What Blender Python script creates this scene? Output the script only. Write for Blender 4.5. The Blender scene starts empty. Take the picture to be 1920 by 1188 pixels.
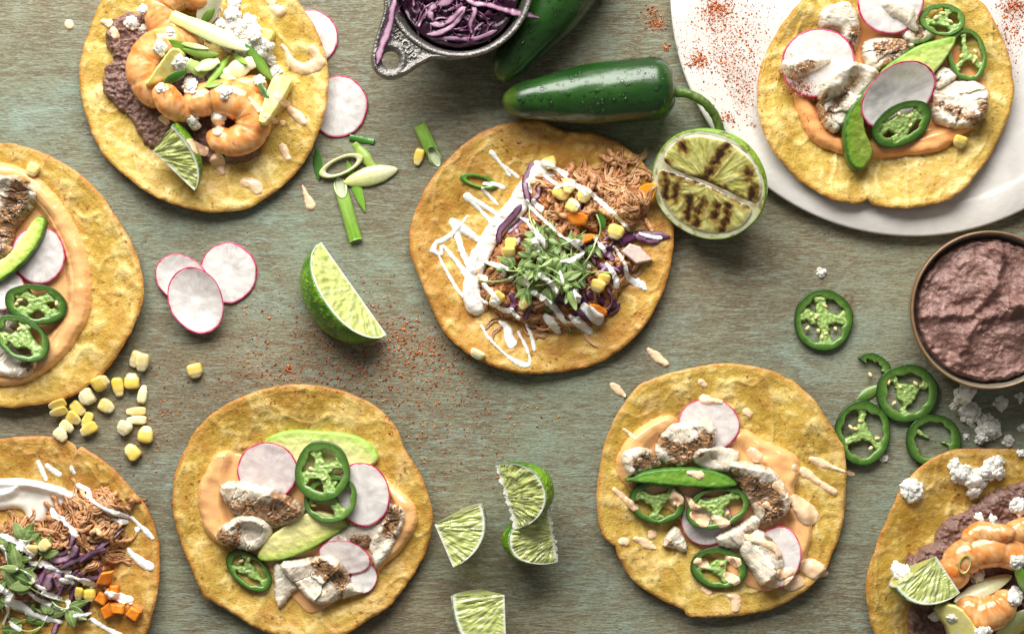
import bpy, math, random
import numpy as np
from mathutils import Vector

# ------------------------------------------------------------------ camera, light, exposure
S = 0.0003            # metres per photograph pixel on the table
H = 1.1               # camera height
sc = bpy.context.scene
cam = bpy.data.cameras.new('camera'); camo = bpy.data.objects.new('camera', cam)
sc.collection.objects.link(camo); sc.camera = camo
camo.location = (0, 0, H); camo.rotation_euler = (0, 0, 0)
cam.sensor_fit = 'HORIZONTAL'; cam.sensor_width = 36
cam.lens = 36 * H / (1920 * S); cam.clip_end = 20; cam.clip_start = 0.01

wd = bpy.data.worlds.new('World'); sc.world = wd; wd.use_nodes = True
wd.node_tree.nodes['Background'].inputs[0].default_value = (1.0, 0.97, 0.93, 1)
wd.node_tree.nodes['Background'].inputs[1].default_value = 0.17

def area(name, loc, aim, size, energy, col):
    l = bpy.data.lights.new(name, 'AREA'); l.shape = 'RECTANGLE'; l.size, l.size_y = size
    l.energy = energy; l.color = col
    o = bpy.data.objects.new(name, l); sc.collection.objects.link(o); o.location = loc
    o.rotation_euler = (Vector(aim) - Vector(loc)).to_track_quat('-Z', 'Y').to_euler()
    return o
area('window_light', (-0.18, 1.0, 0.74), (0.0, -0.02, 0), (1.25, 0.8), 43.0, (1.0, 0.982, 0.94))
sc.view_settings.view_transform = 'Standard'; sc.view_settings.look = 'None'
sc.view_settings.exposure = 0.0; sc.view_settings.gamma = 1.0
sc.cycles.use_denoising = True
sc.cycles.max_bounces = 8

# ------------------------------------------------------------------ numeric helpers
R0 = np.random.RandomState(11)
_p = np.random.RandomState(7).permutation(256); _p = np.concatenate([_p, _p, _p])
_g = np.random.RandomState(8).normal(size=(256, 3)); _g /= np.linalg.norm(_g, axis=1)[:, None]
def pn(x, y, z=0.0):
    x, y, z = np.broadcast_arrays(np.asarray(x, float), np.asarray(y, float), np.asarray(z, float))
    xi, yi, zi = np.floor(x).astype(int), np.floor(y).astype(int), np.floor(z).astype(int)
    xf, yf, zf = x - xi, y - yi, z - zi
    u, v, w = [t*t*t*(t*(t*6-15)+10) for t in (xf, yf, zf)]
    xi &= 255; yi &= 255; zi &= 255
    r = 0
    for a in (0, 1):
        for b in (0, 1):
            for c in (0, 1):
                g = _g[_p[_p[_p[xi+a]+yi+b]+zi+c]]
                d = g[..., 0]*(xf-a)+g[..., 1]*(yf-b)+g[..., 2]*(zf-c)
                r = r + d*(u if a else 1-u)*(v if b else 1-v)*(w if c else 1-w)
    return r*1.6
def fbm(x, y, z=0.0, o=4, g=.5):
    r, a, f = 0, 1, 1
    for i in range(o):
        r = r + a*pn(np.asarray(x)*f, np.asarray(y)*f, np.asarray(z)*f + i*7.3); a *= g; f *= 2.03
    return r
def ss(a, b, x):
    t = np.clip((x-a)/(b-a), 0, 1); return t*t*(3-2*t)
def lin(r, g, b):
    c = np.array([r, g, b])/255.0
    return np.where(c < .04045, c/12.92, ((c+.055)/1.055)**2.4)
def mix(a, b, t):
    t = np.asarray(t)[..., None]; return np.asarray(a)*(1-t)+np.asarray(b)*t
def W(x, y, z=0.0):
    k = (1-np.asarray(z)/H)*S
    return (np.asarray(x)-960)*k, (594-np.asarray(y))*k

# ------------------------------------------------------------------ height map of everything built so far: things rest on it
M = 330
HM = np.zeros((1188+2*M, 1920+2*M), np.float32)
IDM = np.zeros(HM.shape, np.int16); UNDER = ['the table']
def hidx(X, Y):
    return np.clip(X/S+960+M, 0, HM.shape[1]-2), np.clip(594-Y/S+M, 0, HM.shape[0]-2)
def hm(X, Y):
    c, r = hidx(np.asarray(X), np.asarray(Y)); c0, r0 = c.astype(int), r.astype(int); fc, fr = c-c0, r-r0
    return (HM[r0, c0]*(1-fc)+HM[r0, c0+1]*fc)*(1-fr)+(HM[r0+1, c0]*(1-fc)+HM[r0+1, c0+1]*fc)*fr
CUR = [0]
def splat(V, F):
    F = np.asarray(F)
    T = F if F.shape[1] == 3 else np.concatenate([F[:, [0, 1, 2]], F[:, [0, 2, 3]]])
    A, B, C = V[T[:, 0]], V[T[:, 1]], V[T[:, 2]]
    L = np.maximum(np.maximum(np.abs(A-B)[:, :2].max(1), np.abs(B-C)[:, :2].max(1)), np.abs(A-C)[:, :2].max(1))/S
    n = np.clip(np.ceil(L*1.2), 1, 60).astype(int)
    for k in np.unique(n):
        m = n == k
        for i in range(k+1):
            for j in range(k+1-i):
                p = A[m]*(i/k)+B[m]*(j/k)+C[m]*((k-i-j)/k)
                c, r = hidx(p[:, 0], p[:, 1])
                ri, ci = (r+.5).astype(int), (c+.5).astype(int); up = p[:, 2] > HM[ri, ci]; IDM[ri[up], ci[up]] = CUR[0]
                np.maximum.at(HM, (ri, ci), p[:, 2].astype(np.float32))
def boxblur(A, r):
    for ax in (0, 1):
        P_ = np.pad(A, [(r+1, r) if a == ax else (0, 0) for a in (0, 1)], mode='edge')
        c = np.cumsum(P_, axis=ax, dtype=float)
        A = (np.take(c, range(2*r+1, c.shape[ax]), ax)-np.take(c, range(0, c.shape[ax]-2*r-1), ax))/(2*r+1)
    return A
class Soft:      # blurred copy of the height map round a window, in world coordinates
    def __init__(s, X, Y, r, n=2):
        c, q = hidx(np.array([X.min(), X.max()]), np.array([Y.max(), Y.min()]))
        s.c0 = max(int(c[0])-3*r-4, 0); s.r0 = max(int(q[0])-3*r-4, 0)
        A = HM[s.r0:int(q[1])+3*r+4, s.c0:int(c[1])+3*r+4].astype(float)
        for i in range(n): A = boxblur(A, r)
        s.A = A
    def __call__(s, X, Y):
        c, r = hidx(X, Y); c = np.clip(c-s.c0, 0, s.A.shape[1]-2); r = np.clip(r-s.r0, 0, s.A.shape[0]-2)
        c0, r0 = c.astype(int), r.astype(int); fc, fr = c-c0, r-r0; A = s.A
        return (A[r0, c0]*(1-fc)+A[r0, c0+1]*fc)*(1-fr)+(A[r0+1, c0]*(1-fc)+A[r0+1, c0+1]*fc)*fr

# ------------------------------------------------------------------ object helpers
def mk(name, V, F, mat, col=None, smooth=True):
    V = np.asarray(V, np.float32); F = np.asarray(F, np.int32); k = F.shape[1]
    me = bpy.data.meshes.new(name)
    me.vertices.add(len(V)); me.vertices.foreach_set('co', V.ravel())
    me.loops.add(F.size); me.loops.foreach_set('vertex_index', F.ravel())
    me.polygons.add(len(F)); me.polygons.foreach_set('loop_start', np.arange(0, F.size, k, dtype=np.int32))
    me.polygons.foreach_set('use_smooth', np.full(len(F), smooth))
    me.update(calc_edges=True)
    if col is not None:
        c = np.ones((len(V), 4), np.float32); c[:, :3] = np.clip(np.broadcast_to(col, (len(V), 3)), 0, 1)
        a = me.color_attributes.new('col', 'FLOAT_COLOR', 'POINT'); a.data.foreach_set('color', c.ravel())
    me.materials.append(mat)
    o = bpy.data.objects.new(name, me); sc.collection.objects.link(o)
    return o
def tag(o, label, cat, group=None, kind=None):
    if label: o['label'] = label
    if cat: o['category'] = cat
    if group: o['group'] = group
    if kind: o['kind'] = kind
    return o
def tri(F):
    F = np.asarray(F)
    return F if F.shape[1] == 3 else np.concatenate([F[:, [0, 1, 2]], F[:, [0, 2, 3]]])
def cat_(items):       # [(V,F,col)] -> one
    Vs, Fs, Cs, n = [], [], [], 0
    q = all(np.asarray(f).shape[1] == 4 for _, f, _ in items)
    for V, F, C in items:
        Vs.append(V); Fs.append((np.asarray(F) if q else tri(F))+n); Cs.append(np.broadcast_to(C, (len(V), 3))); n += len(V)
    return np.concatenate(Vs), np.concatenate(Fs), np.concatenate(Cs)
def settle(parts, tilt=1.0, pen=0.0004, pct=92, smax=.6):
    V = np.concatenate([p[1] for p in parts]); x, y = V[:, 0], V[:, 1]; h = hm(x, y)
    cx, cy = x.mean(), y.mean(); a = b = 0
    if tilt:
        A = np.stack([x-cx, y-cy, np.ones_like(x)], 1); k = np.linalg.lstsq(A, h, rcond=None)[0]
        a, b = np.clip(k[:2]*tilt, -smax, smax)
    z = V[:, 2]+a*(x-cx)+b*(y-cy)
    lo = V[:, 2] <= V[:, 2].min()+.35*np.ptp(V[:, 2])+1e-6
    off = np.percentile((h-z)[lo], pct)-pen
    for p in parts:
        q = p[1]; q[:, 2] += a*(q[:, 0]-cx)+b*(q[:, 1]-cy)+off
    return parts
def emit(name, label, cat, parts, group=None, rest=None, dosplat=True, kind=None):
    """parts: list of [part name, V, F, col, material(, smooth)]; one thing, its parts as children."""
    parts = [list(p) for p in parts]
    for p in parts: p[1] = np.array(p[1], float)
    if rest is not None: settle(parts, **rest)
    allV = np.concatenate([p[1] for p in parts])
    base = np.array([(allV[:, 0].min()+allV[:, 0].max())/2, (allV[:, 1].min()+allV[:, 1].max())/2, allV[:, 2].min()])
    if len(parts) == 1:
        p = parts[0]; r = mk(name, p[1]-base, p[2], p[4], p[3], p[5] if len(p) > 5 else True); r.location = base
    else:
        r = bpy.data.objects.new(name, None); r.empty_display_size = .01; sc.collection.objects.link(r); r.location = base
        for p in parts:
            o = mk(p[0], p[1]-base, p[2], p[4], p[3], p[5] if len(p) > 5 else True); o.parent = r
            if len(p) > 6: o['kind'] = p[6]
    if label and '{on}' in label:
        c, q = hidx(allV[:, 0], allV[:, 1]); ids = IDM[q.astype(int), c.astype(int)]
        label = label.replace('{on}', UNDER[np.bincount(ids).argmax()])
    tag(r, label, cat, group, kind)
    UNDER.append({'tortilla': 'bare tortilla', 'sauce': 'sauce', 'crema': 'crema', 'cheese': 'cheese', 'bean spread': 'the beans', 'fruit': 'the yellow fruit', 'vegetable': 'orange vegetable', 'microgreens': 'the microgreens', 'fish': 'the fish', 'chicken': 'the chicken', 'cabbage': 'the cabbage', 'jalapeno ring': 'a jalapeno ring', 'radish slice': 'a radish slice', 'avocado slice': 'avocado', 'corn kernel': 'corn', 'spring onion': 'onion', 'shrimp': 'the shrimp', 'lime wedge': 'the lime'}.get(cat, 'the '+cat)); CUR[0] = len(UNDER)-1
    if dosplat:
        for p in parts: splat(p[1], p[2])
    return r

# ------------------------------------------------------------------ shapes in photograph-pixel plane
def catmull(P, n=6, closed=True):
    P = np.array(P, float); N = len(P); out = []
    rng = range(N) if closed else range(N-1)
    for i in rng:
        if closed: p0, p1, p2, p3 = P[i-1], P[i], P[(i+1) % N], P[(i+2) % N]
        else: p0, p1, p2, p3 = P[max(i-1, 0)], P[i], P[i+1], P[min(i+2, N-1)]
        for t in np.arange(n)/n:
            out.append(.5*((2*p1)+(p2-p0)*t+(2*p0-5*p1+4*p2-p3)*t*t+(3*p1-p0-3*p2+p3)*t**3))
    if not closed: out.append(P[-1])
    return np.array(out)
def f_poly(P, smooth=4, rough=0, rs=9.0, seed=0):
    Q = catmull(P, smooth) if smooth else np.array(P, float)
    def f(X, Y):
        d = np.full(X.shape, 1e9); ins = np.zeros(X.shape, bool)
        for i in range(len(Q)):
            (x0, y0), (x1, y1) = Q[i-1], Q[i]; ex, ey = x1-x0, y1-y0; L = ex*ex+ey*ey+1e-9
            t = np.clip(((X-x0)*ex+(Y-y0)*ey)/L, 0, 1)
            d = np.minimum(d, (X-x0-t*ex)**2+(Y-y0-t*ey)**2)
            if y0 != y1:
                ins ^= ((y0 > Y) != (y1 > Y)) & (X < ex*(Y-y0)/(y1-y0)+x0)
        r = np.where(ins, 1, -1)*np.sqrt(d)
        if rough: r = r+rough*fbm(X/rs, Y/rs, seed*3.7+.5, 3)
        return r
    f.bb = (Q[:, 0].min()-4-rough, Q[:, 1].min()-4-rough, Q[:, 0].max()+4+rough, Q[:, 1].max()+4+rough)
    return f
def f_strokes(strokes, rough=0, rs=9.0, seed=0, sm=4):
    SS = [catmull(s, sm, False) if len(s) > 2 else np.array(s, float) for s in strokes]
    A = np.concatenate(SS)
    def f(X, Y):
        r = np.full(X.shape, -1e9)
        for s in SS:
            if len(s) == 1:
                r = np.maximum(r, s[0, 2]-np.hypot(X-s[0, 0], Y-s[0, 1])); continue
            for i in range(len(s)-1):
                x0, y0, a = s[i]; x1, y1, b = s[i+1]; ex, ey = x1-x0, y1-y0; L = ex*ex+ey*ey+1e-9
                t = np.clip(((X-x0)*ex+(Y-y0)*ey)/L, 0, 1)
                r = np.maximum(r, a+(b-a)*t-np.hypot(X-x0-t*ex, Y-y0-t*ey))
        if rough: r = r+rough*fbm(X/rs, Y/rs, seed*3.7+.5, 3)
        return r
    m = A[:, 2].max()+4+rough
    f.bb = (A[:, 0].min()-m, A[:, 1].min()-m, A[:, 0].max()+m, A[:, 1].max()+m)
    return f
def field_grid(f, res):
    bb = f.bb
    X, Y = np.meshgrid(np.arange(bb[0], bb[2]+res, res), np.arange(bb[1], bb[3]+res, res))
    v = f(X, Y); gy, gx = np.gradient(v, res); ins = v > 0
    cell = ins[:-1, :-1] | ins[1:, :-1] | ins[:-1, 1:] | ins[1:, 1:]
    used = np.zeros(v.shape, bool)
    for a in (0, 1):
        for b in (0, 1): used[a:a+cell.shape[0], b:b+cell.shape[1]] |= cell
    out = used & ~ins; g2 = gx*gx+gy*gy+1e-6; g = np.sqrt(g2)
    st = np.clip(-v/g, 0, 1.35*res)
    X = X+np.where(out, st*gx/g, 0); Y = Y+np.where(out, st*gy/g, 0)
    v = np.where(out, 0, v)
    idx = np.full(v.shape, -1); idx[used] = np.arange(used.sum())
    r, c = np.nonzero(cell)
    F = np.stack([idx[r, c], idx[r+1, c], idx[r+1, c+1], idx[r, c+1]], 1)
    return X[used], Y[used], v[used], F
def close(Vt, Vb, F):
    n = len(Vt)
    E = np.concatenate([F[:, [i, (i+1) % 4]] for i in range(4)])
    key = E[:, 0].astype(np.int64)*n+E[:, 1]; rev = E[:, 1].astype(np.int64)*n+E[:, 0]
    B = E[~np.isin(key, rev)]
    side = np.stack([B[:, 1], B[:, 0], B[:, 0]+n, B[:, 1]+n], 1)
    return np.concatenate([Vt, Vb]), np.concatenate([F, F[:, ::-1]+n, side])
def blob(f, hfun, colfun, res=1.2, soft=5, drape=.85, under=.0004, zc=None, clear=.3):
    """a poured or spread mass lying over what is already there"""
    X, Y, v, F = field_grid(f, res)
    if zc is None:
        x0, y0 = W(X, Y); zc = float(np.median(hm(x0, y0)))
    x, y = W(X, Y, zc); h = hfun(v, X, Y)
    sf = Soft(x, y, soft); b = sf(x, y); hh = hm(x, y)
    base = np.where(drape < 1, b, hh)
    z = np.maximum(base+h, hh+clear*h)
    bot = np.minimum(np.minimum(b, hh)-under, z-under)
    V, G = close(np.stack([x, y, z], 1), np.stack([x, y, bot], 1), F)
    c = colfun(v, X, Y) if callable(colfun) else np.broadcast_to(colfun, (len(X), 3))
    return V, G, np.concatenate([c, c])
def slab(f, T, bevel, colfun, res=1.5, zfun=None):
    """a solid cut-out of thickness T (metres) with rounded upper edge; z from 0; in world xy at table level"""
    X, Y, v, F = field_grid(f, res)
    u = np.clip(v/bevel, 0, 1); e = np.sqrt(np.clip(1-(1-u)**2, 0, 1))
    z = T*(.35+.65*e)
    if zfun is not None: z = z+zfun(v, X, Y)
    x0, y0 = W(X, Y); zc = float(np.median(hm(x0, y0)))+T/2; x, y = W(X, Y, zc)
    V, G = close(np.stack([x, y, z], 1), np.stack([x, y, np.zeros_like(x)], 1), F)
    c = colfun(v, X, Y) if callable(colfun) else np.broadcast_to(colfun, (len(X), 3))
    return V, G, np.concatenate([c, c])
def gridF(a, b, wrap=False):
    i, j = np.meshgrid(np.arange(a-1), np.arange(b if wrap else b-1), indexing='ij'); j2 = (j+1) % b
    return np.stack([i*b+j, (i+1)*b+j, (i+1)*b+j2, i*b+j2], -1).reshape(-1, 4)
def tube(P, r, n=10, flat=1.0, caps=True):
    """P (m,3) world, r (m) radius -> closed swept tube; flat squeezes it vertically"""
    P = np.array(P, float); r = np.broadcast_to(np.asarray(r, float), (len(P),)).copy()
    t = np.gradient(P, axis=0); t /= np.linalg.norm(t, axis=1)[:, None]+1e-12
    up = np.array([0, 0, 1.0]); s = np.cross(t, up); ln = np.linalg.norm(s, axis=1)[:, None]
    s = np.where(ln < 1e-3, np.array([1.0, 0, 0]), s/(ln+1e-12)); u = np.cross(s, t)
    a = np.arange(n)*2*np.pi/n
    V = P[:, None]+r[:, None, None]*(np.cos(a)[None, :, None]*s[:, None]+flat*np.sin(a)[None, :, None]*u[:, None])
    V = V.reshape(-1, 3); F = gridF(len(P), n, True)[:, ::-1]
    if caps:
        m = len(V); V = np.concatenate([V, P[:1], P[-1:]])
        i = np.arange(n); j = (i+1) % n
        e = (len(P)-1)*n
        F = np.concatenate([F, np.stack([j, i, np.full(n, m), np.full(n, m)], 1)[:, [0, 1, 2, 3]], np.stack([e+i, e+j, np.full(n, m+1), np.full(n, m+1)], 1)])
        F = np.concatenate([tri(F[:-2*n]), F[-2*n:, :3]])
    return V, F
def ico(sub):
    import bmesh
    bm = bmesh.new(); bmesh.ops.create_icosphere(bm, subdivisions=sub, radius=1)
    V = np.array([v.co[:] for v in bm.verts]); F = np.array([[v.index for v in f.verts] for f in bm.faces]); bm.free()
    return V, F
ICO1, ICO2, ICO3 = ico(1), ico(2), ico(3)
def rot2(x, y, a):
    c, s = math.cos(a), math.sin(a); return x*c-y*s, x*s+y*c

# ------------------------------------------------------------------ materials
def nt(name):
    m = bpy.data.materials.new(name); m.use_nodes = True
    return m, m.node_tree.nodes, m.node_tree.links, m.node_tree.nodes['Principled BSDF']
def food(name, rough=.4, sss=0.0, rad=(1, .5, .3), sscale=.002, bumps=(), var=(700, .12), spec=.5, coat=0, col=None, rvar=0.0, ior=1.45, metal=0, trans=0):
    m, N, L, B = nt(name)
    tc = N.new('ShaderNodeTexCoord')
    if col is None:
        at = N.new('ShaderNodeAttribute'); at.attribute_name = 'col'; src = at.outputs['Color']
    else:
        rg = N.new('ShaderNodeRGB'); rg.outputs[0].default_value = (*col, 1); src = rg.outputs[0]
    no = N.new('ShaderNodeTexNoise'); no.inputs['Scale'].default_value = var[0]; no.inputs['Detail'].default_value = 4
    L.new(tc.outputs['Object'], no.inputs['Vector'])
    mr = N.new('ShaderNodeMapRange'); mr.inputs[1].default_value = .25; mr.inputs[2].default_value = .75
    mr.inputs[3].default_value = 1-var[1]; mr.inputs[4].default_value = 1+var[1]; L.new(no.outputs[0], mr.inputs[0])
    mx = N.new('ShaderNodeVectorMath'); mx.operation = 'SCALE'; L.new(src, mx.inputs[0]); L.new(mr.outputs[0], mx.inputs['Scale'])
    L.new(mx.outputs[0], B.inputs['Base Color'])
    B.inputs['Roughness'].default_value = rough; B.inputs['Specular IOR Level'].default_value = spec
    B.inputs['Subsurface Weight'].default_value = sss; B.inputs['Subsurface Radius'].default_value = rad
    B.inputs['Subsurface Scale'].default_value = sscale; B.inputs['Coat Weight'].default_value = coat
    B.inputs['Coat Roughness'].default_value = .15; B.inputs['IOR'].default_value = ior; B.inputs['Metallic'].default_value = metal
    B.inputs['Transmission Weight'].default_value = trans
    if rvar:
        r2 = N.new('ShaderNodeMapRange'); r2.inputs[1].default_value = .3; r2.inputs[2].default_value = .7
        r2.inputs[3].default_value = max(rough-rvar, .05); r2.inputs[4].default_value = min(rough+rvar, 1); L.new(no.outputs[0], r2.inputs[0]); L.new(r2.outputs[0], B.inputs['Roughness'])
    prev = None
    for (scl, dist, kind) in bumps:
        if kind == 'v':
            t = N.new('ShaderNodeTexVoronoi'); t.inputs['Scale'].default_value = scl; o = t.outputs['Distance']
        else:
            t = N.new('ShaderNodeTexNoise'); t.inputs['Scale'].default_value = scl; t.inputs['Detail'].default_value = 5; o = t.outputs[0]
        L.new(tc.outputs['Object'], t.inputs['Vector'])
        b = N.new('ShaderNodeBump'); b.inputs['Distance'].default_value = dist; b.inputs['Strength'].default_value = 1.0
        L.new(o, b.inputs['Height'])
        if prev: L.new(prev.outputs[0], b.inputs['Normal'])
        prev = b
    if prev: L.new(prev.outputs[0], B.inputs['Normal'])
    return m

def table_material():
    m, N, L, B = nt('weathered painted wood')
    tc = N.new('ShaderNodeTexCoord')
    def noise(scale, sx, sy, detail=6, rough=.6, dist=0.0):
        mp = N.new('ShaderNodeMapping'); mp.inputs['Scale'].default_value = (sx, sy, 1); L.new(tc.outputs['Object'], mp.inputs[0])
        n = N.new('ShaderNodeTexNoise'); n.inputs['Scale'].default_value = scale; n.inputs['Detail'].default_value = detail
        n.inputs['Roughness'].default_value = rough; n.inputs['Distortion'].default_value = dist
        L.new(mp.outputs[0], n.inputs[0]); return n.outputs[0]
    def ramp(src, stops):
        r = N.new('ShaderNodeValToRGB'); e = r.color_ramp.elements
        while len(e) < len(stops): e.new(.5)
        for q, (p, c) in zip(e, stops): q.position = p; q.color = (*c, 1) if len(c) == 3 else c
        L.new(src, r.inputs[0]); return r.outputs[0]
    def mixc(f, a, b, mode='MIX'):
        x = N.new('ShaderNodeMix'); x.data_type = 'RGBA'; x.blend_type = mode
        (L.new(f, x.inputs[0]) if not isinstance(f, float) else setattr(x.inputs[0], 'default_value', f))
        L.new(a, x.inputs[6]); L.new(b, x.inputs[7]); return x.outputs[2]
    def math_(op, a, b):
        x = N.new('ShaderNodeMath'); x.operation = op
        for i, q in enumerate((a, b)):
            (setattr(x.inputs[i], 'default_value', q) if isinstance(q, (int, float)) else L.new(q, x.inputs[i]))
        return x.outputs[0]
    big = noise(5, 1, 1.4, 3, .5)
    mid = noise(24, .7, 1.2, 7, .68, .5)
    grain = noise(300, .30, 1.9, 6, .66, 1.1)
    fine = noise(900, .4, 1.3, 3, .6, .5)
    rub = noise(60, .55, 1.6, 8, .75, .3)
    paint = ramp(mid, [(.34, lin(114, 98, 72)), (.43, lin(128, 120, 94)), (.52, lin(136, 138, 114)), (.60, lin(142, 156, 138)), (.70, lin(160, 182, 170))])
    tan = ramp(big, [(.38, lin(150, 130, 98)), (.47, lin(136, 132, 106)), (.60, lin(122, 132, 110))])
    c = mixc(.42, paint, tan)
    brown = ramp(fine, [(.35, lin(70, 54, 38)), (.65, lin(116, 88, 62))])
    wear = math_('ADD', math_('MULTIPLY', grain, .62), math_('MULTIPLY', rub, .56))
    wear = math_('ADD', wear, math_('MULTIPLY', math_('SUBTRACT', .5, noise(9, .8, 1.2, 5, .6, .6)), .34)); f1 = ramp(wear, [(.54, (0, 0, 0)), (.66, (1, 1, 1))])
    c = mixc(math_('MULTIPLY', f1, .52), c, brown)
    mot = noise(420, 1, 1.15, 4, .7, .3); c = mixc(math_('MULTIPLY', ramp(mot, [(.50, (0, 0, 0)), (.68, (1, 1, 1))]), .32), c, brown)
    c = mixc(math_('MULTIPLY', ramp(mot, [(.34, (1, 1, 1)), (.46, (0, 0, 0))]), .30), c, ramp(fine, [(.3, lin(150, 162, 144)), (.7, lin(172, 186, 172))]))
    lt = ramp(math_('ADD', math_('MULTIPLY', grain, .5), math_('MULTIPLY', mid, .5)), [(.41, (1, 1, 1)), (.48, (0, 0, 0))])
    light = ramp(fine, [(.3, lin(136, 150, 134)), (.7, lin(160, 176, 164))])
    c = mixc(math_('MULTIPLY', lt, .5), c, light)
    # worn-through patches of bare reddish wood
    patch = noise(17, 1.7, .8, 7, .7, .6)
    pf = ramp(patch, [(.655, (0, 0, 0)), (.70, (1, 1, 1))])
    c = mixc(math_('MULTIPLY', pf, .75), c, ramp(fine, [(.3, lin(84, 52, 36)), (.7, lin(128, 86, 62))]))
    # long hairline cracks along the grain
    ln = noise(3.2, .55, 9, 5, .55, .25); cr = N.new('ShaderNodeMath'); cr.operation = 'COMPARE'; L.new(ln, cr.inputs[0]); cr.inputs[1].default_value = .58; cr.inputs[2].default_value = .0016
    c = mixc(math_('MULTIPLY', cr.outputs[0], .45), c, brown)
    # fine scratches
    mp = N.new('ShaderNodeMapping'); mp.inputs['Rotation'].default_value = (0, 0, .35); mp.inputs['Scale'].default_value = (3, 90, 1); L.new(tc.outputs['Object'], mp.inputs[0])
    v = N.new('ShaderNodeTexNoise'); v.inputs['Scale'].default_value = 6; v.inputs['Detail'].default_value = 2; L.new(mp.outputs[0], v.inputs[0])
    sf = ramp(v.outputs[0], [(.68, (0, 0, 0)), (.70, (1, 1, 1))])
    c = mixc(math_('MULTIPLY', sf, .5), c, light)
    L.new(c, B.inputs['Base Color'])
    B.inputs['Roughness'].default_value = .62; B.inputs['Specular IOR Level'].default_value = .35
    hgt = math_('ADD', math_('MULTIPLY', grain, -.8), math_('ADD', math_('MULTIPLY', fine, -.4), math_('MULTIPLY', mot, -.7)))
    b = N.new('ShaderNodeBump'); b.inputs['Distance'].default_value = .0008; b.inputs['Strength'].default_value = .85; L.new(hgt, b.inputs['Height'])
    L.new(b.outputs[0], B.inputs['Normal'])
    return m

MT = dict(
    tortilla=food('fried corn tortilla', .5, .06, (1, .6, .2), .0015, ((210, .0004, 'n'), (800, .0004, 'n'), (1700, .0002, 'n')), (900, .14), .5, .14, rvar=.22),
    sauce=food('creamy chili sauce', .16, .2, (1, .6, .4), .0015, ((110, .0005, 'n'),), (1500, .08), .5, .35),
    crema=food('white crema', .25, .3, (1, .9, .8), .002, ((250, .0002, 'n'),), (400, .02), .5, .2),
    bean=food('refried bean', .36, .1, (1, .5, .4), .001, ((500, .0007, 'n'), (1500, .0004, 'n')), (800, .16), .5, .1, rvar=.15),
    flesh=food('radish flesh', .38, .45, (1, .9, .9), .003, ((900, .00012, 'n'),), (500, .05), .5, .1),
    radskin=food('radish skin', .4, .1, (1, .3, .3), .001, (), (1200, .25)),
    chili=food('jalapeno flesh', .26, .08, (.6, 1, .2), .002, ((800, .0002, 'n'),), (600, .12), .5, .3),
    skin=food('glossy pepper skin', .3, .03, (.3, 1, .1), .002, ((70, .0007, 'n'),), (120, .12), .5, .35),
    seed=food('pepper seed', .45, .2, (1, .8, .5), .001, (), (900, .1)),
    rind=food('lime rind', .3, .1, (.4, 1, .1), .002, ((560, .0005, 'v'),), (700, .12), .5, .15),
    pulp=food('lime pulp', .12, .5, (.9, 1, .35), .004, ((260, .0003, 'n'), (900, .00012, 'n')), (500, .07), .5, .6),
    avo=food('avocado flesh', .38, .3, (.7, 1, .3), .003, ((260, .0004, 'n'),), (400, .08), .5, .1),
    fish=food('flaky white fish', .22, .4, (1, .85, .7), .002, ((140, .0005, 'n'), (1300, .00014, 'n')), (900, .10), .5, .35),
    shrimp=food('cooked shrimp', .16, .5, (1, .6, .25), .003, ((220, .0003, 'n'),), (420, .10), .5, .5),
    cheese=food('crumbled white cheese', .6, .5, (1, .95, .85), .0025, ((900, .0002, 'n'),), (700, .05), .35),
    corn=food('corn kernel', .24, .35, (1, .8, .25), .002, ((300, .0003, 'n'),), (300, .08), .5, .25),
    chicken=food('pulled chicken', .38, .2, (1, .6, .4), .0015, ((700, .0005, 'n'),), (900, .22), .5, .15),
    cabbage=food('red cabbage', .34, .1, (1, .4, .8), .001, ((400, .0003, 'n'),), (500, .15), .5, .12),
    leaf=food('green leaf', .38, .06, (.7, 1, .2), .001, ((500, .0003, 'n'),), (600, .15)),
    onion=food('spring onion', .3, .15, (.9, 1, .4), .002, ((300, .0002, 'n'),), (400, .10), .5, .2),
    carrot=food('orange vegetable', .32, .3, (1, .5, .1), .002, ((500, .0003, 'n'),), (500, .1), .5, .15),
    fruit=food('pale yellow fruit', .3, .4, (1, .9, .3), .003, ((300, .0004, 'n'),), (350, .1), .5, .2),
    spice=food('chili powder', .8, 0, var=(900, .3)),
    metal=food('cast pewter', .36, 0, bumps=((420, .0006, 'n'), (1500, .0003, 'n')), var=(500, .35), metal=.7, rvar=.12),
    ceramic=food('glazed stoneware', .2, 0, bumps=((150, .0002, 'n'),), var=(300, .2), coat=.3),
    stem=food('pepper stem', .4, .1, (.5, 1, .2), .001, ((400, .0005, 'n'),), (500, .2)),
)
def marble():
    m, N, L, B = nt('white marble')
    tc = N.new('ShaderNodeTexCoord'); n = N.new('ShaderNodeTexNoise'); n.inputs['Scale'].default_value = 14; n.inputs['Detail'].default_value = 8; n.inputs['Distortion'].default_value = 1.2
    L.new(tc.outputs['Object'], n.inputs[0]); r = N.new('ShaderNodeValToRGB'); e = r.color_ramp.elements
    e[0].position = .36; e[0].color = (*lin(206, 200, 194), 1); e[1].position = .6; e[1].color = (*lin(230, 226, 219), 1); L.new(n.outputs[0], r.inputs[0])
    L.new(r.outputs[0], B.inputs['Base Color']); B.inputs['Roughness'].default_value = .32
    n2 = N.new('ShaderNodeTexNoise'); n2.inputs['Scale'].default_value = 260; L.new(tc.outputs['Object'], n2.inputs[0])
    b = N.new('ShaderNodeBump'); b.inputs['Distance'].default_value = .0002; L.new(n2.outputs[0], b.inputs['Height']); L.new(b.outputs[0], B.inputs['Normal'])
    return m
MT['marble'] = marble()
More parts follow.
